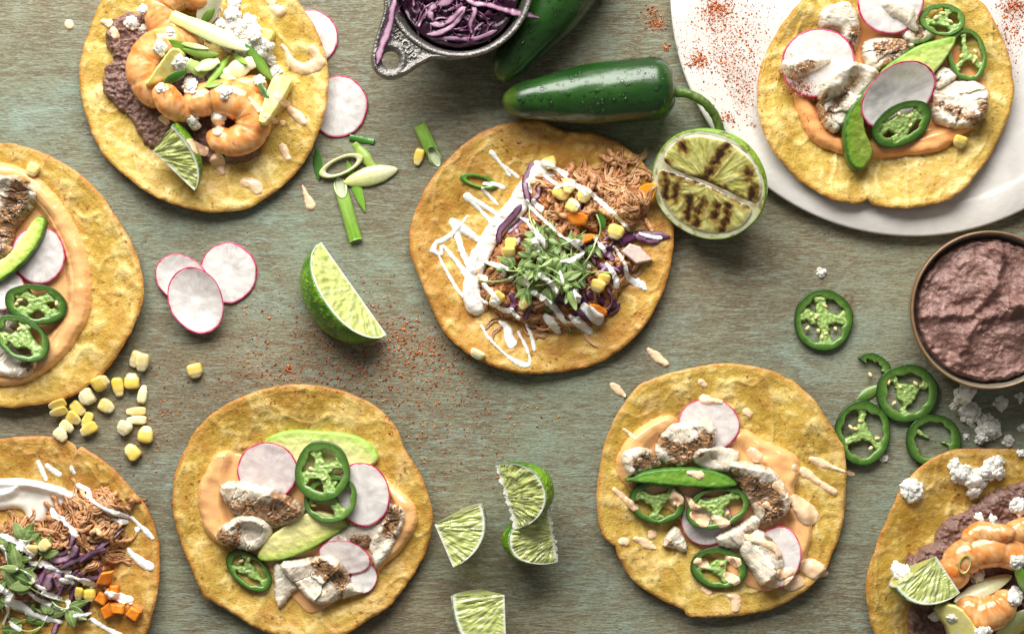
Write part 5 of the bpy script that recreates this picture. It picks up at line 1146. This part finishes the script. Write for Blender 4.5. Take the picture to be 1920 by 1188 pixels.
fish([(636,985),(690,978),(724,972),(720,1000),(704,1020),(650,1030),(600,1030)], 'pale fish flakes under the upright radish slice', .007, [[(660,1018,9),(690,1010,6)]], 10, .4)
fish([(716,948),(740,944),(760,962),(750,998),(722,1050),(702,1062),(690,1030),(712,985)], 'browned fish piece along the right sauce band', .008, [[(736,962,18),(730,1000,10)]], 70, .9)
radish(682, 1084, 24, 30, 30, 'pink edged radish scrap under the lower fish piece')
radish(648, 1042, 50, 30, 14, 'shaded radish slice with thick crimson edge under the avocado', blush=.12)
fish([(512,1062),(530,1058),(560,1100),(548,1112),(528,1138),(516,1128)], 'small pale fish flake beside the dark jalapeno ring', .005, None, 60, .3)
fish([(522,1058),(565,1048),(622,1042),(650,1070),(656,1100),(640,1118),(612,1136),(577,1124),(552,1096)], 'large lower fish piece with dark spice crust on one end', .011, [[(590,1056,8),(612,1066,16),(640,1084,17),(644,1104,10)]], 40, .7)
fish([(652,1092),(668,1098),(680,1110),(660,1118),(640,1122)], 'thin white fish sliver below the crusted piece', .005, None, 30, .2)
fish([(413,910),(446,902),(495,912),(540,930),(572,952),(562,975),(515,992),(446,972),(421,946)], 'fish piece half white half blackened on the left sauce band', .012, [[(424,952,10),(460,956,20),(510,962,24),(552,960,16),(520,930,12)]], 12, .7)
fish([(433,972),(474,966),(507,983),(505,1012),(474,1034),(425,1026),(402,1004)], 'white flaky fish chunk beside the long avocado slice', .012, [[(420,1000,12),(440,1022,10),(446,990,7)]], 15, .5, period=15)
avocado([(482,1043),(490,1024),(507,1004),(545,976),(575,960),(612,958),(655,984),(622,1008),(577,1033),(528,1050),(495,1053)], [(655,984),(622,1008),(577,1033),(528,1050),(495,1053),(480,1046)], 'long pale avocado slice laid across the fish', .007, c=(lin(84, 130, 40), lin(166, 196, 88), lin(216, 218, 130), lin(236, 228, 158)), w=26, skinw=2.5)
radish(682, 924, 50, 60, -10, 'bright white radish slice beside the stacked jalapeno rings')
jalapeno(622, 932, 51, 44, -15, 'lower pale jalapeno ring of the stacked pair', 3, 61, light=.25, seeds=2, wall=.2)
jalapeno(606, 882, 52, 56, 0, 'upper jalapeno ring of the stacked pair on the pale avocado', 4, 64, light=.1, seeds=2, wall=.3, mem=1.1)
jalapeno(467, 1069, 50, 29, 40, 'dark jalapeno ring lying alone below the fish chunk', 3, 66, seeds=2, wall=.3, mem=.9)

# ================================================================== tostada: chicken in the centre
fc = f_poly([(1008,304),(977,338),(948,382),(918,416),(893,458),(874,505),(868,555),(880,588),(908,582),(904,530),(920,484),(942,446),(988,398),(1020,352),(1064,334),(1045,314)], 5, rough=1.6, rs=18)
smear(fc, 'band of white crema along the chicken heap in the middle', 'crema_smear', .0045, 12, CRE, MT['crema'], 'crema', thin=.8, ridge=.35, rs=26)
chunk([(1198,350),(1226,345),(1228,362),(1220,380),(1204,396),(1196,372)], .003, 'thin orange vegetable slice at the end of the pulled chicken', 'vegetable_slice', 'vegetable', MT['carrot'], lin(244, 146, 24), lin(248, 166, 40), bevel=2)
chicken([(1080,345,66,26),(1160,340,42,44),(1180,392,34,34),(1060,400,54,34),(1120,392,70,40),(930,535,34,26),(1020,600,90,16),(1150,500,34,40)], 190, 'pulled chicken heap in the middle tostada under the microgreens', 9, mound=[(905,520),(935,455),(985,405),(1020,345),(1060,324),(1110,320),(1190,350),(1205,400),(1175,440),(1185,480),(1165,540),(1140,585),(1080,615),(960,600),(905,560)], H_=.011)
chicken([(1150,300,10,14),(1160,310,14,16),(1205,405,8,10)], 9, 'loose curled shreds of chicken at the tip of the middle heap', 12, L=(30, 55))
G5 = 'cabbage on the middle chicken tostada'; L5 = 'purple cabbage strip on {on} of the middle chicken tostada'
rs = np.random.RandomState(21); X5 = []
for i in range(16):
    cx, cy, d, l = 1050+rs.uniform(0, 120), 432+rs.uniform(0, 150), rs.rand()*6.283, rs.uniform(30, 60)
    X5.append(([(cx+l*(t-.5)*math.cos(d+1.2*t), cy+l*(t-.5)*math.sin(d+1.2*t)) for t in (0, .33, .66, 1)], rs.uniform(5, 10), rs.choice([.05, .15, .4, .6])))
for P, w, p in tuple(X5)+(([(1002,302),(990,324),(984,348),(992,380)], 12, .55), ([(978,384),(958,410),(938,432),(936,456)], 13, .25), ([(996,376),(1008,366),(1010,352)], 10, .6), ([(990,404),(972,420),(952,438)], 8, .4), ([(1158,458),(1178,446),(1206,440),(1256,444)], 17, .1), ([(1190,440),(1214,450),(1236,452)], 12, .2), ([(1098,548),(1126,562),(1158,574)], 15, .1), ([(1140,590),(1156,578),(1158,566)], 9, .3), ([(956,548),(964,566),(958,580)], 13, .1), ([(984,600),(992,580),(1000,570)], 10, .2), ([(1080,584),(1100,588),(1114,600)], 16, .1), ([(1118,470),(1140,476),(1150,488)], 14, .1), ([(1098,450),(1120,458),(1140,462)], 12, .15), ([(1120,496),(1136,500),(1148,512)], 12, .1), ([(1020,470),(1050,460),(1090,462)], 12, .15), ([(960,520),(980,540),(1000,548)], 14, .1), ([(1040,560),(1064,566),(1090,560)], 14, .1), ([(968,428),(972,446),(966,462)], 10, .6), ([(1110,580),(1128,590),(1140,588)], 12, .1)):
    shred(P, w, shade_word(p)+L5[7:], p, G5, tw=.3)
chunk([(1163,472),(1180,456),(1200,462),(1224,488),(1192,496)], .004, 'thick pale cabbage rib piece with purple edge on the middle tostada', 'cabbage_chunk', 'cabbage', MT['cabbage'], lin(206, 184, 180), lin(216, 196, 176), bevel=3, smooth=1)
G5o = 'orange pieces in the middle tostada'
for P in ([(1062,400),(1078,396),(1102,404),(1098,420),(1072,420)], [(1072,450),(1095,438),(1118,440),(1108,452),(1086,458)], [(1104,570),(1124,572),(1140,584),(1130,596),(1112,592)], [(932,484),(944,484),(942,496),(932,494)]):
    chunk(P, .004, 'orange vegetable piece among the chicken of the middle tostada', 'vegetable_slice', 'vegetable', MT['carrot'], ORA, ORB, bevel=3, group=G5o)
G5k = 'corn on the middle chicken tostada'
for x, y, rx, ry, ro in ((1030,306,15,12,-20),(1052,362,15,16,-50),(1066,349,13,14,10),(1095,366,14,15,20),(1074,386,14,13,-60),(958,457,13,12,0),(953,474,14,11,0),(1154,435,17,14,20),(1132,524,13,11,10),(1120,536,15,12,20),(931,561,13,16,40),(984,568,11,13,40),(1019,492,15,16,30),(1042,492,12,11,0),(948,498,12,11,0)):
    kernel(x, y, rx, ry, ro, 'yellow corn kernel on {on} of the middle chicken tostada', .12, G5k)
kernel(895, 664, 16, 9, 28, 'pale corn sliver on the bare rim of the middle tostada', .7)
onion_ring(898, 340, 36, 12, 14, 'green onion ring on bare tortilla beside the crema band', .35, .002, lin(60, 130, 40), lin(120, 176, 70))
onion_strip((1122,396),(1132,432), 16, 'dark green curled onion leaf on the chicken above the corn', OD, lin(80, 140, 50), OD)
GG5 = 'microgreens on the middle chicken tostada'; LG5 = 'microgreen sprig on {on} of the middle chicken tostada'
rs = np.random.RandomState(3)
for i in range(32):
    t = rs.rand()*6.283; q = rs.uniform(4, 54); c = (1030+q*math.cos(t)*1.1, 500+q*math.sin(t)*.8); d = rs.rand()*6.283; l = rs.uniform(30, 62)
    sprig((c[0]-l/2*math.cos(d), c[1]-l/2*math.sin(d)), (c[0]+l/2*math.cos(d), c[1]+l/2*math.sin(d)), LG5, GG5, 500+i, 3, (33, 13), .010)
for i, (a, b) in enumerate((((895,524),(985,504)),((1146,512),(1080,534)),((1118,402),(1112,460)),((994,380),(1010,440)),((1120,440),(1090,500)),((910,492),(980,508)),((1070,620),(1040,580)),((1000,410),(1010,470)),((1100,430),(1050,460)))):
    sprig(a, b, LG5, GG5, 560+i, 3, (26, 12))
drops([[[(922,287,6),(938,306,5),(955,329,4)],[(938,306,4),(970,331,4)]],[(905,355,5),(918,368,4),(933,383,3)],[(908,344,5),(930,346,5),(944,352,4)],[[(877,369,8),(897,391,6),(926,420,6)],[(877,369,6),(930,400,4.5)]],[[(850,417,8),(872,432,8),(896,448,9)],[(852,422,8),(866,470,7),(884,506,6)]],[[(812,470,9),(818,456,7),(838,446,5),(856,430,5),(876,405,3)],[(812,470,8),(826,477,6),(828,464,4)]],[(823,480,3.5),(846,524,3.5),(872,560,3.5),(906,582,3)],[(832,462,4.5),(868,506,5),(889,548,4.5),(914,570,3.5)],[(890,470,9),(884,500,11),(878,550,10),(892,582,10)],[(988,376,3.5),(1003,396,4),(1045,437,4.5),(1082,463,4.5),(1094,474,4)],[(1053,326,4),(1078,344,4),(1112,366,4.5),(1154,404,4),(1180,430,4)],[(1006,304,7),(1030,310,5),(1060,326,5)],[(1022,330,4.5),(1042,345,4)],[(992,418,5),(1006,438,7),(1022,458,6)],[(976,408,3),(988,414,4)],[(1002,450,7),(1010,468,5)],[(1200,437,4),(1218,443,4.5),(1238,446,4)],[[(1150,463,4),(1168,490,4),(1178,520,6),(1204,534,8)],[(1196,524,5),(1208,540,7)]],[(1137,494,4),(1152,516,6),(1156,536,7)],[(1078,546,6),(1084,562,10)],[(1096,576,9),(1122,598,11)],[(1070,593,6),(1086,606,9),(1106,620,8)],[(1024,593,6),(1036,608,8),(1048,622,7)],[(1000,549,5),(1018,560,8),(1040,578,6),(1056,594,4)],[(902,610,3),(918,635,3.5),(945,662,4),(968,678,5),(988,684,5),(994,673,4),(986,650,3.5),(972,622,3)],[(938,604,3.5),(950,614,7),(956,636,10),(960,644,9)],[(986,608,3),(996,630,3.5),(1002,656,5)],[(906,534,4.5),(920,546,4),(934,566,4)],[(924,566,4),(940,580,6),(956,582,6)],[(960,582,4),(972,596,5)],[(908,490,3),(930,496,4),(950,504,6)],[(1084,596,4)],[(898,516,4),(910,522,5)],[(944,514,5)],[(958,522,4.5)],[(982,526,6),(990,532,5)],[(1012,516,5),(1030,528,5),(1046,550,4)],[(1052,490,4),(1070,488,5),(1090,476,4)],[(1050,510,3),(1056,530,4)],[(1080,452,4),(1092,456,5)],[(1104,500,5)],[(1126,460,5),(1134,470,4)],[(1116,448,4),(1122,456,4)],[(1000,378,5),(1014,392,6)],[(1042,352,4),(1062,346,6),(1086,352,6),(1098,366,4)],[(1072,376,4),(1086,388,5)],[(1046,590,4),(1060,604,4)]], 'white crema streak on {on} of the middle chicken tostada', 'crema streaks on the middle chicken tostada', CRE, MT['crema'], 'crema_drizzle', 'crema')

# ================================================================== tostada: fish spattered with sauce
fs = f_poly([(1253,776),(1190,806),(1158,850),(1157,888),(1190,925),(1260,960),(1300,1010),(1390,1090),(1433,1106),(1472,1090),(1505,1056),(1521,1001),(1519,958),(1490,923),(1500,879),(1485,848),(1433,824),(1385,802),(1300,810)], 4, rough=1.5, rs=20)
bd = f_strokes([[(1250,790,14),(1204,818,18),(1180,856,20),(1180,890,14)], [(1390,818,14),(1430,844,22),(1466,870,26),(1476,920,22),(1500,970,20),(1500,1010,20),(1480,1060,16)]])
smear(fs, 'peach sauce spread under the fish of the spattered tostada', 'sauce_smear', .0056, 18, SAU, MT['sauce'], 'sauce', band=bd, thin=.3, specks=.3, ridge=.3)
radish(1328, 795, 58, 49, 0, 'radish slice at the back of the spattered fish tostada', blush=.12)
fish([(1166,850),(1200,838),(1226,846),(1242,872),(1215,884),(1179,894)], 'browned fish bit at the left of the flat dark avocado', .007, [[(1196,868,12),(1224,860,14)]], 20, .8)
fish([(1252,802),(1290,790),(1336,791),(1342,831),(1300,868),(1262,876),(1227,846)], 'fish piece with dark crust in front of the back radish', .010, [[(1240,826,8),(1290,850,20),(1322,826,18),(1262,866,8)]], 160, .8)
fish([(1301,846),(1345,836),(1388,848),(1368,886),(1312,878)], 'white fish piece above the dark avocado slice', .009, [[(1310,850,5)]], 20, .3)
fish([(1368,872),(1400,866),(1450,880),(1482,930),(1474,966),(1434,986),(1404,942)], 'fish piece with rough brown crust beside the peach sauce', .011, [[(1382,890,8),(1424,920,20),(1450,950,18),(1440,974,10)]], 60, .9)
radish(1325, 976, 48, 47, 0, 'radish slice below the middle jalapeno ring of the spattered tostada', blush=.06)
fish([(1341,1008),(1380,985),(1415,966),(1426,984),(1402,1024),(1363,1030)], 'pale fish piece between two lower radish slices', .008, [[(1405,996,6)]], 120, .5)
fish([(1262,986),(1280,1000),(1290,1034),(1262,1028),(1242,1022)], 'small flaked fish bit beside the lower radish of the spattered tostada', .006, [[(1256,1016,5)]], 60, .5)
radish(1456, 1042, 42, 58, 12, 'radish slice standing in the peach sauce at the lower right', blush=.05)
fish([(1389,1034),(1424,994),(1456,1020),(1470,1052),(1462,1074),(1428,1100),(1410,1070)], 'folded fish flake with spiced rim on the lower radish', .010, [[(1462,1040,7),(1440,1008,5)]], 130, .4)
jalapeno(1231, 940, 54, 40, 8, 'jalapeno ring under the left end of the dark avocado', 3, 71, seeds=1, T=.005, wall=.26)
jalapeno(1344, 950, 60, 38, -16, 'jalapeno ring touching the right end of the dark avocado', 3, 73, seeds=2, T=.005, wall=.2, light=.1)
jalapeno(1347, 1063, 52, 38, 5, 'dark jalapeno ring at the bottom of the spattered tostada', 3, 79, seeds=1, wall=.3, mem=.7)
avocado([(1170,899),(1201,883),(1258,875),(1319,876),(1360,888),(1382,908),(1345,914),(1275,911),(1209,905)], [(1170,899),(1201,883),(1258,875),(1319,876),(1360,888),(1382,908),(1345,914),(1275,911),(1209,905),(1170,899)], 'narrow dark green avocado slice lying skin side out', .006, c=(lin(70, 116, 34), lin(88, 136, 40), lin(110, 152, 48), lin(120, 160, 50)), w=20)
drops([[(1315,716,8),(1322,722,8)],[(1400,772,8),(1405,777,8)],[(1521,860,6),(1540,868,9),(1560,876,8),(1584,884,5)],[(1590,886,6),(1599,889,6)],[(1508,884,9),(1530,900,10),(1564,922,7)],[(1152,918,7),(1172,934,7),(1188,949,8)],[(1166,1014,10),(1174,1016,9)],[(1192,1009,7),(1212,1019,8),(1228,1028,6)],[(1223,1001,12)],[(1262,920,9),(1268,936,13)],[(1288,930,6),(1300,948,8),(1308,952,6)],[(1300,964,8),(1318,974,12)],[(1340,970,8),(1356,980,12)],[(1366,1116,8),(1380,1124,16),(1380,1140,9)],[[(1362,1078,13),(1378,1088,12)]],[(1318,1104,9),(1330,1110,9)],[(1306,1052,11),(1320,1056,10)],[(1364,1044,8),(1380,1054,11)],[(1512,1060,18),(1528,1068,16),(1550,1077,7)],[(1482,1092,14),(1496,1090,12)],[(1410,848,13),(1420,856,12)],[(1490,876,11)],[(1436,946,8),(1444,952,8)],[(1456,910,8),(1470,926,9)],[(1490,936,12),(1514,964,18),(1530,970,8)],[(1402,1008,6),(1430,1016,9),(1452,1026,8),(1460,1038,6)],[(1170,805,6),(1190,820,5)],[(1312,796,10),(1326,788,8)],[(1290,886,7),(1312,890,8)],[(1200,862,5)],[(1462,1076,10),(1480,1070,9)],[(1436,1088,12),(1450,1094,10)],[(1320,748,8),(1352,754,7)]], 'peach sauce drop on {on} of the spattered fish tostada', 'sauce drops on the spattered fish tostada', SAUP, MT['sauce'], 'sauce_drop', 'sauce')

# ================================================================== tostada: fish on the plate
fs = f_poly([(1488,185),(1500,230),(1525,268),(1575,290),(1640,298),(1702,292),(1760,284),(1800,258),(1830,236),(1852,190),(1840,150),(1760,60),(1640,20),(1560,40),(1500,120)], 4, rough=1.5, rs=20)
bd = f_strokes([[(1504,190,14),(1518,236,20),(1545,266,20),(1600,280,16),(1660,280,18),(1720,276,20),(1776,258,20),(1820,226,14),(1836,180,12)]])
smear(fs, 'orange sauce under the fish on the marble plate', 'sauce_smear', .0055, 18, lin(240, 172, 110), MT['sauce'], 'sauce', band=bd, thin=.25, specks=.5, ridge=.2)
fish([(1540,20),(1560,8),(1592,2),(1616,37),(1608,96),(1580,80),(1572,60),(1538,54)], 'tall white fish flake at the back of the plate tostada', .010, [[(1606,60,10),(1600,90,9)]], 100, .4)
fish([(1622,78),(1660,66),(1720,80),(1690,112),(1646,134),(1620,112)], 'browned fish piece under the radish at the back of the plate', .010, [[(1650,90,14),(1690,84,10),(1660,120,8)]], 70, .8)
fish([(1700,40),(1740,46),(1756,66),(1720,84),(1690,70)], 'dark edged fish bit beside the upper jalapeno ring on the plate', .008, [[(1720,60,12)]], 30, .8)
fish([(1746,180),(1762,160),(1790,146),(1846,158),(1852,216),(1813,240),(1760,230)], 'flaky white fish chunk at the right of the plate tostada', .012, [[(1842,200,12),(1830,226,10),(1748,190,6)]], 60, .5, period=26)
fish([(1750,140),(1772,122),(1800,140),(1780,156),(1756,166)], 'small grey fish flake behind the flaky chunk on the plate', .008, [[(1756,150,8)]], 60, .5)
radish(1530, 122, 69, 64, -10, 'radish slice dusted with chili on the plate tostada', blush=.02)
fish([(1540,150),(1570,128),(1605,116),(1652,136),(1622,180),(1586,236),(1564,250),(1542,228),(1532,186)], 'thick fish piece lying on the chili dusted radish', .013, [[(1540,190,9),(1548,215,7),(1600,150,6)]], 110, .8, period=30)
fish([(1466,118),(1490,106),(1540,100),(1560,112),(1520,136),(1480,144)], 'fish strip with brown spice over the chili dusted radish', .007, [[(1490,130,8),(1520,122,8)]], 160, .6)
radish(1664, 8, 62, 60, 0, 'white radish slice at the back rim of the plate tostada')
fish([(1655,6),(1676,0),(1714,14),(1724,40),(1720,58),(1690,38),(1668,26)], 'thin white fish flake lying on the back radish', .004, None, 30, .2)
jalapeno(1764, 39, 42, 30, 8, 'light green jalapeno ring at the back of the plate tostada', 3, 83, light=.35, seeds=4, wall=.3)
jalapeno(1811, 104, 36, 49, -8, 'upright oval jalapeno ring near the edge of the plate tortilla', 3, 89, light=.2, seeds=4, wall=.2)
avocado([(1648,140),(1694,100),(1738,80),(1788,70),(1784,94),(1757,132),(1730,160),(1690,170)], [(1648,140),(1694,100),(1738,80),(1788,70)], 'light green pointed avocado slice between the fish on the plate', .009, c=(lin(110, 156, 60), lin(160, 196, 90), lin(196, 214, 120), lin(190, 208, 120)), w=30)
avocado([(1576,262),(1580,222),(1602,186),(1640,150),(1660,150),(1628,190),(1618,240),(1636,282),(1626,308),(1606,322),(1586,306)], [(1660,146),(1640,150),(1602,186),(1580,222),(1576,262),(1586,306),(1606,322)], 'dark skinned avocado crescent hanging over the sauce on the plate', .008, c=(lin(64, 104, 34), lin(110, 150, 44), lin(120, 146, 50), lin(130, 150, 60)), w=26, skinw=6)
radish(1676, 184, 78, 53, -36, 'dished radish slice leaning on the avocado of the plate tostada', dish=.004, bend=.003)
jalapeno(1690, 234, 61, 38, -28, 'dark oval jalapeno ring in front of the dished radish', 3, 97, seeds=3, wall=.3, mem=1.2)
kernel(1799, 266, 15, 11, 20, 'yellow corn wedge on the sauce of the plate tostada', .1)

# ================================================================== tostada: shrimp below the bowl
beans([(1695,1052),(1746,1015),(1767,978),(1811,956),(1848,928),(1885,910),(1930,900),(2010,910),(2020,1000),(1960,1120),(1850,1210),(1720,1210),(1700,1150),(1730,1100)], 'thick mauve bean mash on the tostada below the bowl', .007)
shrimp([(1930,985),(1908,996),(1890,1012),(1900,1040)], 24, 'orange shrimp tip at the side of the bean mash below the bowl', 12)
shrimp([(1812,1018),(1836,1000),(1866,1000),(1896,996)], 22, 'flat shrimp piece on the bean mash behind the curled shrimp', 13)
shrimp([(1792,1098),(1792,1062),(1816,1040),(1862,1030),(1912,1046),(1930,1080)], 33, 'big curled shrimp carrying a small onion ring', 14)
shrimp([(1800,1136),(1836,1152),(1872,1140),(1888,1116)], 34, 'dark orange shrimp below the translucent onion strip', 15)
chunk([(1748,1140),(1768,1124),(1796,1136),(1822,1172),(1838,1200),(1790,1210),(1768,1170)], .008, 'pale yellow fruit stick below the lime wedge on the tostada', 'fruit_stick', 'fruit', MT['fruit'], FY, FZ)
wedge(1752, 1040, 42, 64, 82, 104, 66, 74, 'lime wedge with dark rind on the shrimp tostada below the bowl', side=-1, srange=(0, 1), seed=31)
onion_ring(1808, 1057, 11, 19, 12, 'small oval onion ring on the big curled shrimp', .22, .0015, OG, lin(226, 196, 150))
onion_strip((1785,1126),(1898,1078), 28, 'long translucent onion strip across the shrimp below the bowl', OW, lin(214, 222, 160), OW, pt=.6)
onion_strip((1890,1046),(1928,1118), 20, 'bright green onion leaf at the side of the shrimp below the bowl', lin(100, 170, 50), OG, lin(70, 140, 40))
onion_strip((1868,1194),(1940,1136), 44, 'ribbed pale green onion sheath below the shrimp', lin(196, 210, 130), lin(170, 196, 110), OW, blunt=(.7, .7))
G8 = 'cheese on the shrimp tostada below the bowl'
for x, y, r in ((1792,873,15),(1804,890,22),(1829,900,25),(1857,882,22),(1870,866,14),(1826,922,14),(1873,888,14),(1913,950,20),(1843,972,9),(1865,975,9),(1680,1062,18),(1835,1080,17),(1756,1158,10),(1786,1159,10),(1826,1182,22),(1897,1114,18),(1907,1052,16),(1916,848,8)):
    crumb(x, y, r, size_word(r)+' white cheese crumble on {on} of the shrimp tostada below the bowl', G8)
crumb(1710, 917, 24, 'lone round cheese crumble on bare tortilla below the jalapeno rings', None, 1.0)

# ================================================================== chili powder
def powder(clusters, label, seed, name='chili_powder', on=None):
    rs = np.random.RandomState(seed); P0 = np.array([(1,0,0),(-1,0,0),(0,1,0),(0,-1,0),(0,0,1),(0,0,-1)], float)
    F0 = np.array([(0,2,4),(2,1,4),(1,3,4),(3,0,4),(2,0,5),(1,2,5),(3,1,5),(0,3,5)])
    px, py, pr = [], [], []
    for cx, cy, sx, sy, n, r0, r1 in clusters:
        n = int(n*2.4); px.append(rs.normal(cx, sx, n)); py.append(rs.normal(cy, sy, n)); pr.append(.8*(r0+(r1-r0)*rs.rand(n)**8))
    px, py, pr = map(np.concatenate, (px, py, pr)); x, y = W(px, py)
    if on:
        c, r = hidx(x, y); keep = np.isin(IDM[r.astype(int), c.astype(int)], [i for i, u in enumerate(UNDER) if u in on]) | (rs.rand(len(px)) < .012); px, py, pr = px[keep], py[keep], pr[keep]; x, y = W(px, py)
    z = hm(x, y); x, y = px*0+((px-960)*(1-z/H)*S), (594-py)*(1-z/H)*S
    n = len(px); V = (P0[None]*(1+.5*rs.uniform(-1, 1, (n, 6, 1))))*(pr*S)[:, None, None]*np.array([1, 1, .7]); t = rs.rand(n)*6.28
    c, s = np.cos(t)[:, None], np.sin(t)[:, None]; V = np.stack([V[..., 0]*c-V[..., 1]*s+x[:, None], V[..., 0]*s+V[..., 1]*c+y[:, None], V[..., 2]+(z+pr*S*.35)[:, None]], -1)
    F = (F0[None]+6*np.arange(n)[:, None, None]).reshape(-1, 3)
    pal = np.array([lin(204, 112, 54), lin(172, 80, 36), lin(214, 146, 86), lin(140, 60, 30)])
    C = np.repeat(pal[rs.randint(0, 4, n)], 6, axis=0)
    emit(name, label, 'chili powder', [[name, V.reshape(-1, 3), F, C, MT['spice']]], dosplat=False, kind='stuff')
powder([(690,690,130,70,2600,.5,3.2),(560,660,110,60,900,.5,2.6),(740,640,60,30,700,.5,3.2),(640,610,40,40,350,.5,2.6),(820,800,90,70,800,.5,3),(290,790,60,60,700,.5,2.6),(860,660,40,30,350,.5,3),(540,690,3,4,30,1,4),(440,540,80,50,250,.5,2),(930,800,140,90,300,.5,2),(460,700,70,40,400,.5,2.2)], 'rust red chili powder dusted over the bare wood beside the lime wedge', 1, on=('the table',))
powder([(1225,28,10,8,110,.6,3.4),(1232,46,10,6,130,.6,3.2),(1248,88,4,4,30,.6,4.5),(1215,60,40,40,160,.5,1.6),(1180,90,40,50,120,.5,1.4)], 'small pinches of chili powder on the wood left of the plate', 2, on=('the table',))
powder([(1345,18,16,14,520,.6,3.0),(1312,114,12,9,330,.6,3.0),(1370,100,34,46,1300,.5,2.6),(1330,70,40,40,600,.5,2),(1395,180,18,30,420,.5,2.4),(1365,222,8,6,110,.6,3),(1410,235,6,4,25,.8,3),(1400,40,40,30,300,.5,1.8),(1900,40,14,40,520,.5,2.8),(1900,12,16,10,260,.6,3),(1890,100,12,30,160,.5,2)], 'orange chili powder sprinkled in drifts over the marble plate', 3, on=('the plate',))
powder([(1440,160,16,26,420,.5,2.2),(1440,220,14,22,200,.5,2),(1498,158,18,12,330,.6,2.4),(1520,240,10,24,120,.5,1.8),(1470,120,20,30,160,.5,1.6)], 'chili powder over the radish and rim of the plate tostada', 4)
powder([(520,750,60,16,240,.4,1.8),(560,738,10,8,60,.6,2.4),(690,790,50,30,140,.4,1.6),(730,810,8,8,60,.6,2.4),(420,800,40,30,100,.4,1.6),(350,930,10,30,40,.5,2)], 'chili powder specks on the rim of the tortilla with two avocado slices', 5, on=('bare tortilla', 'sauce'))
